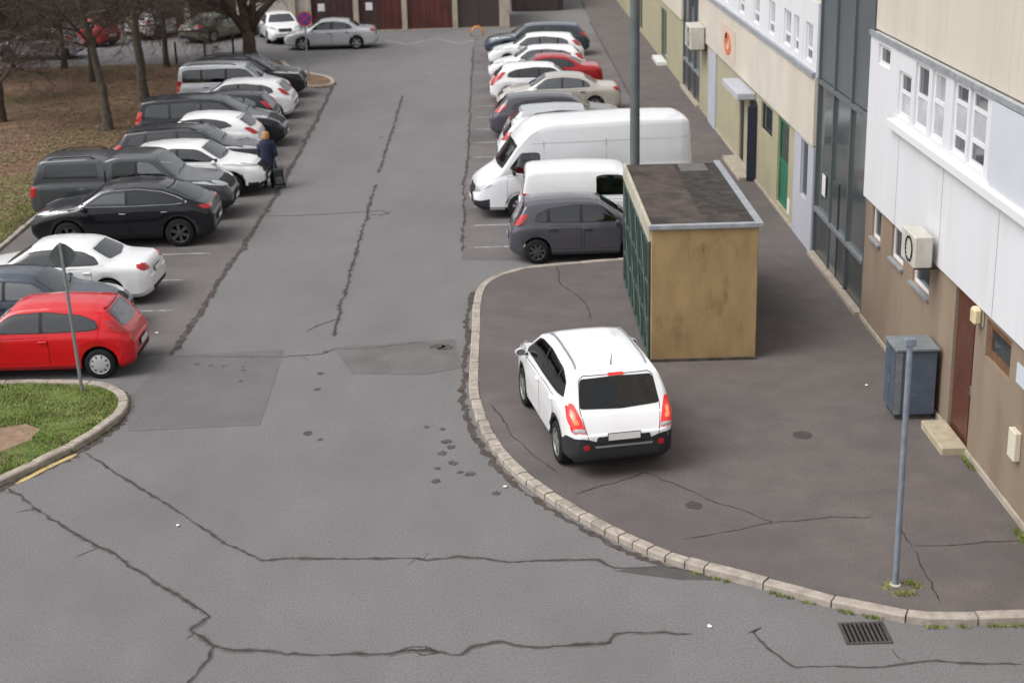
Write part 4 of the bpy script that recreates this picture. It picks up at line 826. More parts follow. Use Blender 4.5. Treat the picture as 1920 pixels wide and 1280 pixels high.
d = MB(); c = .30; out = chaikin([(0, -c), (c, 0), (0, c), (-c, 0)], 1, .17); n = len(out)
d.add([(q[0], .0, q[1]) for q in out] + [(q[0], .02, q[1]) for q in out], [tuple(range(n)), tuple(reversed(range(n, 2 * n)))] + [(i, i + n, (i + 1) % n + n, (i + 1) % n) for i in range(n)])
pl_ = d.obj('sign_plate', mat('sign back', (.13, .15, .155), .6, metal=.3, var=.15, vs=6), sg, loc=(0, .04, 2.66)); pl_.rotation_euler = (0, 0, R_(18))
sg.rotation_euler = (0, R_(-1.5), 0)
fs_ = pole('road_sign', 'round blue no-stopping sign with red ring on the far kerbed island', 'road sign', -7.97, 66.1, .08, 2.75, .03, M_steel)
def disc(name, r, y, M, par, z=2.52): MB().lathe([(.001, y), (r, y), (r, y + .012), (.001, y + .012)], 'y', 28).obj(name, M, par, loc=(0, 0, z))
M_sr, M_sb = mat('sign red', (.45, .02, .03), .5), mat('sign blue', (.03, .05, .32), .5)
disc('sign_plate', .31, -.05, M_sr, fs_); disc('blue_field', .245, -.056, M_sb, fs_)
for a in (45, -45):
    o = bx('red_bar', -.25, .25, -.062 - (.002 if a > 0 else 0), -.057, -.03, .03, M_sr, fs_); o.location = (0, 0, 2.52); o.rotation_euler = (0, R_(a), 0)
for i, (x, y) in enumerate([(-14.73, 71.6), (-13.75, 73.6), (-12.6, 74.9)]):
    b_ = pole('bollard', ['thin black bollard nearest the lawn edge, left of the big tree', 'thin black bollard, middle one of three left of the big tree', 'thin black bollard closest to the big tree trunk'][i], 'bollard', x, y, 0, 1.05, .055, M_plast); b_['group'] = 'bollards along the far road'
    MB().lathe([(.06, 1.0), (.05, 1.06), (.001, 1.08)], 'z', 10).obj('cap', M_plast, b_)
# utility cabinet
M_cab = mat('blue grey cabinet paint', (.072, .092, .125), .5, var=.18, vs=4, stain=(.14, .15, .16), ss=3, sk=(.6, .7)); M_cabl = mat('cabinet lid', (.17, .185, .20), .6, var=.2, vs=6)
cb = tag(empty('utility_cabinet', (0, 0, 0)), 'dark blue grey metal utility cabinet against the brown wall by the door', 'cabinet')
bx('case', 6.80, 7.50, 24.55, 25.25, .2, 1.36, M_cab, cb, bevel=.012); bx('plinth', 6.84, 7.46, 24.6, 25.2, .1, .199, M_dirt, cb)
bx('lid', 6.77, 7.53, 24.52, 25.28, 1.362, 1.42, M_cabl, cb, bevel=.012); bx('corner_strip', 6.785, 6.90, 24.535, 24.549, .22, 1.355, M_cabl, cb)
bx('door', 6.782, 6.798, 24.58, 24.90, .24, 1.33, M_cab, cb); bx('door', 6.782, 6.798, 24.915, 25.23, .24, 1.33, M_cab, cb); bx('handle', 6.765, 6.781, 24.86, 24.885, .7, .85, M_steel, cb)
ph = tag(empty('parking_barrier', (-.75, 79.4, 0)), 'small orange folding parking barrier hoop in front of the garages', 'barrier')
MB().tube([(-.32, 0, .02), (-.26, 0, .3), (-.1, 0, .48), (.1, 0, .48), (.26, 0, .3), (.32, 0, .02)], .045, 8).obj('hoop', mat('orange paint', (.75, .26, .03), .5), ph, smooth=True)
bx('base_plate', -.38, .38, -.08, .08, .006, .02, M_steel, ph)

# ------------------------------------------------------------------ apartment building on the right
FX = 7.6
M_brown = mat('brown render', (.26, .20, .15), .9, spec=.15, var=.10, vs=1.2, bump=.2, bs=60, stain=(.19, .145, .11), ss=1.4, sk=(.5, .8), stretch=(1, 1, .3))
M_whitep = mat('white cladding', (.67, .67, .695), .6, var=.04, vs=1.0, stain=(.54, .53, .53), ss=1.5, sk=(.58, .9), stretch=(1, 1, .12))
M_whitew = mat('white window frame', (.72, .72, .74), .45)
M_bluep = mat('pale blue white panel', (.56, .58, .63), .5, var=.03, vs=1)
M_beige = mat('beige concrete panel', (.56, .51, .435), .9, spec=.2, var=.08, vs=.8, bump=.15, bs=50, stain=(.40, .355, .29), ss=1.6, sk=(.55, .85), stretch=(1, 1, .14))
M_beige2 = mat('pale beige panel', (.55, .505, .445), .9, spec=.2, var=.07, vs=.8)
M_creamg = mat('yellow green shop panel', (.36, .33, .22), .8, var=.08, vs=1.2)
M_lil = mat('pale lilac panel', (.42, .42, .47), .7, var=.06, vs=1.5)
M_slate = mat('slate metal cladding', (.105, .123, .135), .4, metal=.1, var=.06, vs=.8)
M_slateg = mat('stair glazing', (.07, .085, .088), .12, spec=.8, var=.3, vs=.7, coat=.3)
M_dkp = mat('dark lower panel', (.035, .042, .043), .3, var=.4, vs=1.2, coat=.2)
M_wood = mat('brown door', (.10, .035, .022), .5, var=.3, vs=6, stretch=(4, 4, .6)); M_woodw = mat('brown window frame', (.16, .08, .04), .6, var=.25, vs=6)
M_dkgreen = mat('green door', (.02, .14, .075), .5, var=.2, vs=2)
M_curt = mat('curtained pane', (.38, .40, .42), .12, spec=.7, coat=.5, var=.12, vs=3)
M_paned = mat('dark pane', (.035, .045, .05), .06, spec=.8, coat=.3, var=.3, vs=1.5)
M_sill = mat('concrete plinth', (.36, .31, .25), .9, var=.2, vs=4)
def wall(name, x, y0, y1, z0, z1, ops, M, parent, depth=.16):
    """front sheet with real openings and their reveals; ops: (ya, yb, za, zb)"""
    ys = sorted({y0, y1, *[o[0] for o in ops], *[o[1] for o in ops]}); zs = sorted({z0, z1, *[o[2] for o in ops], *[o[3] for o in ops]}); b = MB()
    for a, c in zip(ys, ys[1:]):
        for d, e in zip(zs, zs[1:]):
            my, mz = (a + c) / 2, (d + e) / 2
            if any(o[0] < my < o[1] and o[2] < mz < o[3] for o in ops): continue
            b.add([(x, a, d), (x, c, d), (x, c, e), (x, a, e)], [(0, 3, 2, 1)])
    for a, c, d, e in ops:
        X1 = x + depth
        b.add([(x, a, d), (x, c, d), (X1, c, d), (X1, a, d)], [(0, 1, 2, 3)]).add([(x, a, e), (x, c, e), (X1, c, e), (X1, a, e)], [(3, 2, 1, 0)])
        b.add([(x, a, d), (x, a, e), (X1, a, e), (X1, a, d)], [(3, 2, 1, 0)]).add([(x, c, d), (x, c, e), (X1, c, e), (X1, c, d)], [(0, 1, 2, 3)])
        b.add([(X1, a, d), (X1, c, d), (X1, c, e), (X1, a, e)], [(0, 3, 2, 1)])
    b.add([(x, y0, z0), (x, y0, z1), (x + .3, y0, z1), (x + .3, y0, z0)], [(3, 2, 1, 0)]).add([(x, y1, z0), (x, y1, z1), (x + .3, y1, z1), (x + .3, y1, z0)], [(0, 1, 2, 3)])
    b.add([(x, y0, z0), (x, y1, z0), (x + .3, y1, z0), (x + .3, y0, z0)], [(0, 1, 2, 3)]).add([(x, y0, z1), (x, y1, z1), (x + .3, y1, z1), (x + .3, y0, z1)], [(3, 2, 1, 0)])
    return b.obj(name, M, parent)
def window(parent, x, y0, y1, z0, z1, fm, panes, fw=.06, setb=.05, split=None, sill=False):
    """frame ring set into the opening, panes behind it"""
    b = MB(); xa, xb = x + setb, x + setb + .06
    b.box(xa, xb, y0, y0 + fw, z0, z1).box(xa, xb, y1 - fw, y1, z0, z1).box(xa + .001, xb, y0 + fw, y1 - fw, z0, z0 + fw).box(xa + .001, xb, y0 + fw, y1 - fw, z1 - fw, z1)
    zz = [z0 + fw] + ([z0 + (z1 - z0) * s for s in split] if split else []) + [z1 - fw]
    for q in zz[1:-1]: b.box(xa + .002, xb, y0 + fw, y1 - fw, q - fw / 2, q + fw / 2)
    w = b.obj('window', fm, parent)
    for i, (a, c) in enumerate(zip(zz, zz[1:])):
        bx('pane', xb - .035, xb - .025, y0 + fw * .9, y1 - fw * .9, a + (.0 if i == 0 else fw / 2) - .003, c - (0 if i == len(zz) - 2 else fw / 2) + .003, panes[min(i, len(panes) - 1)], w)
    if sill: bx('sill', x - .07, x - .002, y0 - .04, y1 + .04, z0 - .05, z0 - .005, M_flash, w)
    return w
BA = tag(empty('apartment_building', (FX, 25, 0)), 'nearest building block with brown ground floor and white glazed loggia strip', 'building'); BA.location = (0, 0, 0)
gw = [(29.15, 29.85, 2.02, 2.66), (27.4, 28.3, 2.02, 2.66), (25.65, 26.75, 1.98, 2.6)]
wall('wall', FX, 8, 30.42, .0, 2.72, gw + [(22.98, 24.1, .12, 2.66), (21.3, 22.45, 2.0, 2.62)], M_brown, BA)
for o in gw: window(BA, FX, *o, M_whitew, [M_paned], sill=True)
window(BA, FX, 21.3, 22.45, 2.0, 2.62, M_woodw, [M_paned], fw=.13)
dr = bx('door', FX + .05, FX + .10, 23.0, 24.08, .13, 2.64, M_wood, BA)
for z0, z1 in ((.3, 1.1), (1.25, 2.45)): bx('door_panel', FX + .035, FX + .049, 23.15, 23.93, z0, z1, M_wood, dr, bevel=.01)
bx('handle', FX + .02, FX + .049, 23.06, 23.10, 1.1, 1.26, M_steel, dr)
bx('doorstep', FX - .42, FX - .002, 22.95, 24.2, .09, .24, mat('step stone', (.40, .34, .24), .9, var=.2, vs=5), BA, bevel=.015)
bx('plinth', FX - .045, FX - .002, 8, 22.94, .05, .22, M_sill, BA, bevel=.01); bx('plinth', FX - .045, FX - .002, 24.22, 30.4, .05, .20, M_sill, BA, bevel=.01)
wn = [(28.9, 29.8, 5.50, 5.9), (27.35, 28.2, 4.78, 5.62), (26.25, 27.1, 4.78, 5.93), (25.25, 26.05, 4.78, 5.95), (24.0, 24.8, 4.78, 5.96), (23.02, 23.88, 4.78, 5.97)]
wall('loggia_wall', FX - .06, 8, 30.45, 2.725, 6.05, wn, M_whitep, BA)
for i, o in enumerate(wn): window(BA, FX - .06, *o, M_whitew, [[M_paned], [M_curt, M_paned], [M_curt, M_paned], [M_curt, M_curt], [M_paned, M_curt, M_paned], [M_paned, M_curt, M_paned]][i], fw=.07, split=[None, [.55], [.5], [.55], [.28, .72], [.32, .75]][i])
bx('sill_ledge', FX - .19, FX - .062, 8, 28.45, 4.52, 4.68, M_whitew, BA, bevel=.012); bx('blank_panel', FX - .10, FX - .062, 8, 22.7, 4.75, 5.98, M_bluep, BA)
bx('top_flashing', FX - .11, FX - .062, 8, 30.44, 6.0, 6.09, M_flash, BA)
for k, y in enumerate([30.42, 28.2, 25.3, 22.4, 19.5, 16.6, 13.7, 10.8]):
    y2 = [28.2, 25.3, 22.4, 19.5, 16.6, 13.7, 10.8, 8][k]; bx('wall_panel', FX + .02, FX + .3, y2 + .012, y - .012, 6.1, 9.0, M_beige, BA, bevel=.01)
for k, y in enumerate([27.95, 25.05, 22.1, 19.2]): bx('cladding_joint', FX - .0635, FX - .0605, y - .008, y + .008, 2.75, 4.5, M_flash, BA)
bx('building_core', FX + .31, FX + 10, 8, 30.4, 0, 12, M_beige, BA)
bx('wall_panel', FX + .02, FX + .3, 8, 30.42, 9.03, 12, M_beige, BA)
bx('meter_box', FX - .10, FX - .002, 20.55, 20.85, 1.0, 1.45, mat('pale box', (.62, .58, .45), .6), BA, bevel=.01)
# wall lamp, wall plate
wl = empty('wall_lamp', (0, 0, 0)); bx('base_plate', FX - .03, FX - .003, 22.58, 22.84, 2.43, 2.74, M_sill, wl, bevel=.008); bx('lamp_cover', FX - .17, FX - .031, 22.6, 22.82, 2.45, 2.72, mat('lamp housing', (.60, .52, .32), .5, var=.1, vs=5), wl, bevel=.035)
tag(wl, 'small cream bulkhead lamp on the wall beside the brown door', 'lamp')
tag(bx('wall_plate', FX - .02, FX - .003, 20.45, 20.95, 2.12, 2.42, mat('pale sign plate', (.55, .60, .66), .5)), 'small pale rectangular plate on the brown wall at the right edge', 'sign')
def ac_unit(label, y, z, w, h, d, x0=FX - .06):
    t = tag(empty('air_conditioner', (x0, y, z)), label, 'air conditioner', 'air conditioners on the facade'); Mw = mat('aged white casing', (.50, .48, .43), .6, var=.12, vs=6)
    bx('case', -d - .1, -.1, -w / 2, w / 2, 0, h, Mw, t, bevel=.02)
    MB().lathe([(h * .40, -d - .105), (h * .40, -d - .12), (h * .34, -d - .12), (h * .34, -d - .103)], 'x', 22, c=(0, -w * .12, h / 2)).obj('fan_ring', M_plast, t)
    for k in range(5): bx('grille_bar', -d - .114, -d - .104, -w * .12 - h * .33, -w * .12 + h * .33, h * (.25 + k * .125) - .006, h * (.25 + k * .125) + .006, Mw, t)
    for s in (-1, 1): bx('bracket', -d - .05, 0, s * w * .35 - .02, s * w * .35 + .02, -.05, -.004, M_dirt, t)
ac_unit('weathered air conditioner hung under the white loggia above the small windows', 25.45, 2.70, .85, .56, .32)
ac_unit('white air conditioner over the far dark entrance, beside the orange mark', 54.7, 2.5, 1.5, .8, .5, FX - .02)
# glazed stair tower
def stair(label, y0, y1):
    t = tag(empty('stair_tower', (0, 0, 0)), label, 'building'); n = 3; w = (y1 - y0) / n
    bx('base_sill', FX - .12, FX + .05, y0 + .02, y1 - .02, .05, .20, M_sill, t, bevel=.01); bx('core', FX + .12, FX + 9, y0, y1, 0, 12, M_slate, t)
    for k in range(n):
        a, b = y0 + k * w, y0 + (k + 1) * w
        bx('lower_panel', FX + .05, FX + .08, a + .03, b - .03, .21, 1.22, M_dkp, t); bx('glass_panel', FX + .06, FX + .09, a + .03, b - .03, 1.30, 4.2, M_slateg, t)
        bx('glass_panel', FX + .06, FX + .09, a + .03, b - .03, 4.36, 7.9, M_slate, t); bx('glass_panel', FX + .06, FX + .09, a + .03, b - .03, 8.0, 11.9, M_slate, t)
    for k in range(n + 1): bx('mullion', FX + .0, FX + .11, y0 + k * w - .03 + (.03 if k == 0 else 0) - (.03 if k == n else 0), y0 + k * w + .03 + (.03 if k == 0 else 0) - (.03 if k == n else 0), .205, 11.9, M_slate, t)
    for z in (1.26, 4.28, 7.95): bx('transom', FX - .02, FX + .10, y0 + .035, y1 - .035, z - .04, z + .04, M_steel if z < 2 else M_lamp, t)
    return t
ST = stair('slate grey glazed stair tower between the brown wall and the shops', 30.46, 35.5)
bx('door_leaf', FX + .03, FX + .049, 33.1, 33.95, .22, 2.35, M_slateg, ST); bx('notice', FX + .02, FX + .029, 34.4, 34.75, 1.75, 2.25, M_plate, ST)
stair('far slate grey stair tower beyond the orange marked panel', 56.0, 61.0)
# shop block
BB = tag(empty('apartment_building', (0, 0, 0)), 'middle building block with yellow green shop fronts under beige panels', 'building')
ops = [(36.15, 37.0, 1.24, 2.64)]
wall('shop_panel', FX - .04, 35.52, 37.85, .0, 2.70, ops, M_lil, BB); window(BB, FX - .04, *ops[0], M_lil, [M_glassg], fw=.04)
ops = [(38.75, 40.3, .3, 2.62), (41.15, 42.9, 1.80, 2.58), (43.6, 44.95, .12, 2.4), (45.85, 46.7, .12, 2.4)]
wall('shop_wall', FX, 37.86, 55.98, .0, 2.70, ops, M_creamg, BB)
window(BB, FX, *ops[0], M_dkgreen, [M_dkgreen, M_glassg], fw=.12, split=[.5]); window(BB, FX, *ops[1], M_plast, [M_paned], fw=.05)
for o in ops[2:]:
    dd = bx('door', FX + .05, FX + .09, o[0] + .02, o[1] - .02, .13, 2.38, mat('black door', (.012, .014, .022), .4), BB); bx('handle', FX + .02, FX + .049, o[0] + .1, o[0] + .14, 1.0, 1.3, M_steel, dd)
bx('door_leaf', FX - .28, FX - .003, 43.52, 43.58, .13, 2.3, mat('navy door', (.02, .025, .05), .4), BB)
bx('awning', FX - .55, FX - .003, 43.9, 46.8, 2.42, 2.62, M_lil, BB, bevel=.02); bx('doorstep', FX - .5, FX - .003, 43.6, 46.8, .1, .22, M_sill, BB, bevel=.015)
bx('pilaster', FX - .06, FX - .003, 51.6, 53.3, .05, 2.69, M_lil, BB); bx('notice', FX - .012, FX - .003, 38.4, 38.7, .35, .75, M_plate, BB)
bx('plinth', FX - .05, FX - .003, 37.87, 43.5, .05, .17, M_sill, BB); bx('plinth', FX - .05, FX - .003, 46.85, 51.55, .05, .17, M_sill, BB)
for k in range(5):
    a = 35.52 + k * 4.09; bx('spandrel_panel', FX - .08, FX + .1, a + .01, a + 4.08, 2.72, 4.33, M_beige2 if k % 2 else M_beige, BB, bevel=.012)
wb = [(43.4, 44.4, 4.6, 5.5), (41.0, 41.9, 4.6, 5.5), (38.75, 39.7, 4.6, 5.5), (37.7, 38.35, 4.6, 5.5), (36.05, 36.85, 4.6, 5.5), (46.0, 47.0, 4.6, 5.5), (49, 50, 4.6, 5.5), (52, 53, 4.6, 5.5)]
wall('loggia_wall', FX - .05, 35.52, 55.98, 4.34, 6.05, wb, M_whitep, BB)
for i, o in enumerate(wb): window(BB, FX - .05, *o, M_whitew, [M_paned, M_curt], fw=.06, split=[.32])
bx('sill_ledge', FX - .14, FX - .052, 35.55, 55.9, 4.34, 4.46, M_flash, BB); bx('wall_panel', FX, FX + .3, 35.52, 55.98, 6.06, 12, M_beige, BB); bx('building_core', FX + .31, FX + 10, 35.52, 55.98, 0, 12, M_beige, BB)
lg = tag(empty('wall_sign', (FX - .095, 48.8, 3.4)), 'square pale wall sign with an orange looped mark above the shops', 'sign')
bx('board', 0, .012, -1.5, 1.5, -.5, .55, mat('sign board', (.58, .46, .38), .7), lg)
M_or = mat('orange mark', (.62, .16, .06), .6)
MB().lathe([(.48, -.001), (.48, -.02), (.27, -.02), (.27, -.001)], 'x', 28).obj('ring_mark', M_or, lg).scale = (1, 1.3, .72)
MB().lathe([(.2, -.001), (.2, -.02), (.001, -.02)], 'x', 20, c=(0, .25, .16)).obj('dot_mark', M_or, lg)
BC = tag(empty('apartment_building', (0, 0, 0)), 'farthest building block with cream shop panels towards the garages', 'building')
ops = [(66.7, 69.0, .25, 2.4), (77.5, 79.0, .25, 2.4)]
wall('shop_wall', FX, 61.02, 96, 0, 2.7, ops, M_creamg, BC)
for o in ops: window(BC, FX, *o, M_green, [M_paned], fw=.08)
for k in range(6): bx('spandrel_panel', FX - .08, FX + .1, 61.02 + k * 5.8, 61.0 + (k + 1) * 5.8 - .02, 2.72, 4.4, M_beige2 if k % 2 else M_beige, BC, bevel=.012)
bx('doorstep', FX - .4, FX - .003, 66.7, 69, .1, .25, M_plate, BC); bx('wall_panel', FX, FX + .3, 61.02, 96, 4.42, 12, M_whitep, BC); bx('building_core', FX + .31, FX + 10, 61.02, 96, 0, 12, M_beige, BC)

# ------------------------------------------------------------------ garages
M_gar = mat('garage brown', (.055, .024, .024), .6, var=.15, vs=2); M_gar2 = mat('garage rust red', (.095, .022, .018), .6, var=.3, vs=1.2, stain=(.05, .02, .018), ss=1.5, sk=(.5, .7)); M_gar3 = mat('garage grey brown', (.055, .038, .038), .6, var=.1, vs=2)
M_gp = mat('garage pier', (.40, .35, .28), .9, var=.15, vs=3, stain=(.26, .23, .19), ss=2, sk=(.55, .7)); M_gw = mat('pale garage wall', (.38, .35, .32), .9, var=.2, vs=2)
GY = 82.6
GA = tag(empty('garage_row', (0, 0, 0)), 'row of lock-up garages with dark red brown doors closing the lane', 'garage')
bx('roof', -30, 1.0, GY + .02, GY + 6, 2.5, 2.75, M_felt, GA); bx('back_wall', -30, .95, GY + 1, GY + 5.9, 0, 2.49, M_gw, GA); bx('lintel', -30, .98, GY - .02, GY + .6, 2.25, 2.49, M_gp, GA)
px = [-27, -24.3, -21.6, -18.9, -16.2, -13.4, -10.55, -9.72, -7.2, -4.62, -1.92, .58]
for i, x in enumerate(px):
    bx('pier', x - .14, x + .14 if i != len(px) - 1 else x + .40, GY - .05, GY + .6, 0, 2.248, M_gp, GA, bevel=.015)
for i, (a, b) in enumerate(zip(px, px[1:])):
    M = [M_gar, M_gar, M_gw, M_gar, M_gar, M_gw, M_gw, M_gar, M_gar2, M_gar2, M_gar3][i]
    if b - a < 1.5: bx('door', a + .145, b - .145, GY + .1, GY + .16, 0, 2.24, M, GA); continue
    mid = (a + b) / 2
    for s, e in ((a + .145, mid - .01), (mid + .01, b - .145)):
        dd = bx('door', s, e, GY + .1, GY + .16, .03, 2.24, M if i != 8 or s > mid - .1 else M_gar, GA)
        if i != 10:
            for k in range(3): xx = s + (e - s) * (k + .5) / 3; bx('batten', xx - .02, xx + .02, GY + .08, GY + .099, .1, 2.2, M if i != 8 or s > mid - .1 else M_gar, dd)
    bx('threshold', a + .145, b - .145, GY - .02, GY + .09, 0, .05, M_sill, GA)
for x in (-9.05, -6.5): tag(bx('notice', x - .18, x + .18, GY + .06, GY + .075, 1.1, 1.5, M_plate), 'white paper notice on the garage door %s' % ('behind the silver saloon roof' if x < -8 else 'right of the cream pier'), 'notice')
GE = tag(empty('end_garage', (0, 0, 0)), 'dark end garage standing back beyond the garage row', 'garage')
bx('wall', 1.2, 4.2, 90, 96, 0, 2.45, M_gar3, GE); bx('roof', 1.1, 4.3, 89.85, 96.1, 2.46, 2.62, M_felt, GE); bx('door', 1.5, 3.9, 89.93, 89.995, .05, 2.2, M_gar3, GE)
for k in range(5): bx('pier', 1.2 + k * .7, 1.26 + k * .7, 89.9, 89.928, .05, 2.2, M_gar3, GE)

# ------------------------------------------------------------------ trees
def branch_tree(name, label, x, y, trunk, r0, seed, M, levels=4, spread=1.0, nlimb=7, group='bare trees on the lawn', bl=2.6, low=.55, sides=5, ztop=5.5):
    """trunk: list of points relative to the base; limbs leave its upper part, twigs leave the limbs"""
    rg = random.Random(seed); t = tag(empty(name, (x, y, .05)), label, 'tree', group)
    tp = catmull([(p[0], p[1], p[2]) for p in trunk], .5) if False else [Vector(p) for p in trunk]
    pts = []
    for i in range(len(tp) - 1):
        for k in range(4): pts.append(tp[i].lerp(tp[i + 1], k / 4) + Vector((rg.uniform(-.02, .02), rg.uniform(-.02, .02), 0)))
    pts.append(tp[-1]); n = len(pts)
    rad = [r0 * (1.35 if i == 0 else 1.12 if i == 1 else 1 - .6 * i / n) for i in range(n)]
    MB().tube([(*pts[0].xy, -.2)] + pts, [r0 * 1.6] + rad, 11).obj('trunk', M, t, smooth=True)
    C = MB(); SG = []
    def grow(p, d, l, r, lev):
        k = 4 if lev == 0 else 3 if lev < 3 else 2; q = [p]; dd = d.copy()
        for i in range(k):
            dd = (dd + Vector((rg.uniform(-.28, .28), rg.uniform(-.28, .28), rg.uniform(-.16, .24)))).normalized(); q.append(q[-1] + dd * l / k)
        if r > .03: C.tube(q, [r * (1 - .62 * i / k) for i in range(k + 1)], sides, cap=False)
        else:
            for i in range(k): SG.append((*q[i], *q[i + 1], r * (1 - .62 * i / k), r * (1 - .62 * (i + 1) / k)))
        if lev >= levels or (lev >= levels - 2 and p.z > ztop): return
        nb = {0: 7, 1: 6, 2: 5, 3: 4}.get(lev, 4)
        for b in range(nb):
            f = rg.uniform(.2, 1); i = min(int(f * k), k - 1); s = q[i].lerp(q[i + 1], f * k - i)
            ax = Vector((rg.uniform(-1, 1), rg.uniform(-1, 1), rg.uniform(-.8, .7))).normalized(); nd = (dd * .75 + ax * .8 * spread + Vector((0, 0, .10))).normalized()
            grow(s, nd, l * rg.uniform(.48, .72), max(r * (1 - .6 * f) * .6, .0065), lev + 1)
    for b in range(nlimb):
        f = low + (1 - low) * (b + rg.random()) / nlimb; i = min(int(f * (n - 1)), n - 2); s = pts[i].lerp(pts[i + 1], f * (n - 1) - i)
        a = rg.uniform(0, 6.28); e = rg.uniform(-.05, .8)
        grow(s, Vector((math.cos(a) * math.cos(e), math.sin(a) * math.cos(e), math.sin(e))), bl * rg.uniform(.75, 1.25), rad[i] * .5, 0)
    grow(pts[-1], (pts[-1] - pts[-3]).normalized(), bl, rad[-1] * .9, 0)
    A = np.array(SG); p0, p1, ra, rb = A[:, :3], A[:, 3:6], A[:, 6:7], A[:, 7:8]; dv = p1 - p0; dv /= np.linalg.norm(dv, axis=1)[:, None] + 1e-9
    u = np.cross(dv, np.where(np.abs(dv[:, 2:3]) < .9, [[0, 0, 1.]], [[1., 0, 0]])); u /= np.linalg.norm(u, axis=1)[:, None]; v = np.cross(dv, u)
    V = np.stack([c_ for rr, pp in ((ra, p0), (rb, p1)) for c_ in (pp + u * rr, pp + (-.5 * u + .866 * v) * rr, pp + (-.5 * u - .866 * v) * rr)], 1).reshape(-1, 3)
    o = np.arange(len(A))[:, None] * 6; Fq = np.concatenate([o + [0, 1, 4, 3], o + [1, 2, 5, 4], o + [2, 0, 3, 5]], 0) + len(C.v)
    C.v += V.tolist(); C.f += Fq.tolist(); C.m += [0] * len(Fq)
    C.obj('crown', M_twig if M is M_bark else M_bark, t)
    return t
branch_tree('bare_tree', 'slender bare tree leaning left, second trunk behind the left row of cars', -14.0, 54.9, [(0, 0, 0), (-.05, .1, 1.5), (-.3, .1, 3.2), (-.55, 0, 4.8), (-.6, .1, 6.5)], .17, 11, M_bark2, nlimb=11, low=.45)
branch_tree('bare_tree', 'upright bare tree with grey trunk behind the black people carrier', -14.0, 61.0, [(0, 0, 0), (.02, 0, 1.5), (-.05, 0, 3.0), (.1, .1, 5), (.1, .1, 6.5)], .21, 12, M_bark2, nlimb=12, low=.42)
bt = branch_tree('bare_tree', 'thick forked tree beside the white car in front of the garages', -11.4, 72.4, [(0, 0, 0), (0, 0, .8), (-.03, 0, 1.7), (-.3, 0, 3.0), (-.8, 0, 4.6)], .36, 13, M_bark, nlimb=9, low=.42, bl=3.2)
F2 = MB(); 
for q, r in (([(0, 0, 1.3), (.55, .05, 2.1), (1.35, .1, 2.9), (2.1, .2, 4.2)], [.24, .19, .15, .1]), ([(0, 0, 1.2), (-.5, -.05, 1.9), (-1.0, -.1, 2.7), (-1.6, -.1, 4.0)], [.24, .19, .15, .1]), ([(.1, 0, 1.4), (.3, -.1, 2.4), (.35, -.1, 4)], [.2, .16, .12])):
    F2.tube(q, r, 9)
F2.obj('fork', M_bark, bt, smooth=True)
branch_tree('bare_tree', 'dark bare tree with a low side branch at the left edge of the photo', -18.6, 57.2, [(0, 0, 0), (.1, 0, 1.4), (0, 0, 2.8), (.2, 0, 4.4), (.2, 0, 6)], .21, 14, M_bark, nlimb=11, low=.22, bl=2.9)
for i, (x, y, zt, lab) in enumerate([(-17.4, 66.5, 5, 'bare twiggy tree between the leaning tree and the far road'), (-21.5, 63.5, 5.2, 'bare twiggy tree behind the dark left edge tree'), (-24.0, 69.0, 4.5, 'bare tree in front of the dark car at the far left'), (-15.0, 70.6, 4, 'bare twiggy tree by the thin black bollards'), (-19.8, 71.0, 4.2, 'bare tree in front of the dark red car'),
                              (-19.6, 89.5, 4, 'tall bare tree behind the garages on the left'), (-14.2, 90.0, 4, 'bare tree behind the garages above the grey green saloon'), (-26.5, 90.5, 4, 'bare tree farthest left behind the garages')]):
    branch_tree('bare_tree', lab, x, y, [(0, 0, 0), (.05, 0, 1.5), (-.05, 0, 3.0), (.1, .1, 4.6), (0, 0, 6)], .13, 21 + i, M_bark, nlimb=17, low=.24, bl=2.8, ztop=zt)
# ------------------------------------------------------------------ grass, leaves, weeds
def inside(p, pl):
    c = False; j = len(pl) - 1; x, y = p
    for i in range(len(pl)):
        if (pl[i][1] > y) != (pl[j][1] > y) and x < (pl[j][0] - pl[i][0]) * (y - pl[i][1]) / (pl[j][1] - pl[i][1]) + pl[i][0]: c = not c
        j = i
    return c
def blades(name, n, gen, z, hh, parent=None):
    b = MB(); rg = random.Random(5)
    for _ in range(n):
        q = gen(rg)
        if q is None: continue
        x, y = q; a = rg.uniform(0, 6.28); w = rg.uniform(.006, .014); h = rg.uniform(*hh) * (.55 + .45 * math.sin(x * 3.1 + 1.3 * math.sin(y * 2.3)) * math.sin(y * 2.7 + x)); l = rg.uniform(0, .06); c, s = math.cos(a), math.sin(a); zz = z if not callable(z) else z(x, y)
        b.add([(x - c * w, y - s * w, zz), (x + c * w, y + s * w, zz), (x + s * l, y - c * l, zz + h)], [(0, 1, 2)], rg.choice([0, 0, 1, 2, 3] if math.sin(x * 2.1 + y) + math.sin(y * 3.3) > -.3 else [0, 2, 3, 3]))
    return b.obj(name, M_blade, parent)
lawnpoly = [tuple(q) for q in inl[::12]] + [(-30, 18.5), (-30, 28.1), (-16, 28.1)]
bare = [(-9.6, 25.2), (-8.6, 25.65), (-8.25, 25.35), (-8.3, 24.85), (-8.7, 24.3), (-9.2, 23.9), (-10.2, 24.3)]
def g1(rg):
    q = (rg.uniform(-10.6, -6.9), rg.uniform(21.5, 28.05))
    return q if inside(q, lawnpoly) and (not inside(q, bare) or rg.random() < .04) else None
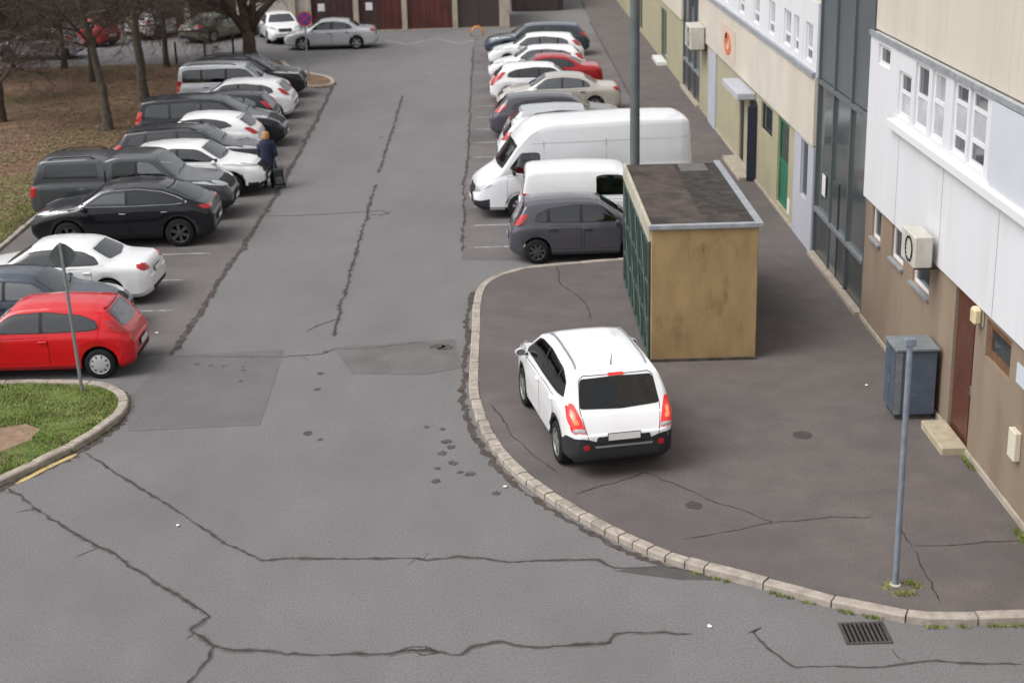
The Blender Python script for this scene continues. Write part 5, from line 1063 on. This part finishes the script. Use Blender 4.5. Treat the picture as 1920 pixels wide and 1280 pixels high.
gr = stuff(blades('grass', 30000, g1, .085, (.03, .09))); gr['label'] = 'short green grass on the kerbed lawn corner at the lower left'; gr['category'] = 'grass'
def g2(rg):
    q = (-13.1 - abs(rg.gauss(0, 1.9)), min(rg.uniform(33, 46), rg.uniform(34, 50))); return q
g = stuff(blades('grass', 16000, g2, .09, (.06, .15))); g['label'] = 'patchy green grass beside the pickup truck at the left edge'; g['category'] = 'grass'
lb = MB(); rg = random.Random(9)
for _ in range(15000):
    x, y = -13.1 - abs(rg.gauss(0, 4)), rg.uniform(40, 71); a = rg.uniform(0, 6.28); r = rg.uniform(.035, .08); c, s = math.cos(a) * r, math.sin(a) * r; z = .095 + rg.random() * .02; tl = rg.uniform(-.03, .04)
    lb.add([(x - c, y - s, z), (x + s * .6, y - c * .6, z + .012), (x + c, y + s, z + abs(tl)), (x - s * .6, y + c * .6, z + .012)], [(0, 1, 2, 3)], rg.randrange(4))
lo = stuff(lb.obj('fallen_leaves', M_leaf)); lo['label'] = 'brown fallen leaves covering the lawn under the bare trees'; lo['category'] = 'leaves'
kin = [tuple(q) for q in offset_line(pk, -.03)]; kgr = [q for q in kin if q[1] < 19.6]; kl2 = [tuple(q) for q in offset_line(kl, .03) if q[0] > -12]
def g3(rg):
    k = rg.random()
    if k < .5: c = rg.choice(kgr); c = c if (math.sin(c[0] * 7) + math.sin(c[0] * 17 + 1)) > .1 else None; sd = .025
    elif k < .78: a = rg.uniform(0, 6.28); c = (5.3 + .2 * math.cos(a) + .06, 18.5 + .17 * math.sin(a) - .04); c = None if math.sin(a * 3) < -.2 else c; sd = .035
    elif k < .86: c = (7.46, rg.uniform(19.5, 20.1)); sd = .03
    elif k < .92: c = (7.5, rg.uniform(22.3, 22.9)); sd = .03
    else: c = rg.choice(kl2); sd = .03
    return None if c is None else (c[0] + rg.gauss(0, sd), c[1] + rg.gauss(0, sd))
w_ = stuff(blades('weeds', 3600, g3, lambda x, y: .108 if (y > 18 and x > 4.9) else .002, (.03, .10))); w_['label'] = 'small green weeds along the kerb and around the blue grey post'; w_['category'] = 'weeds'
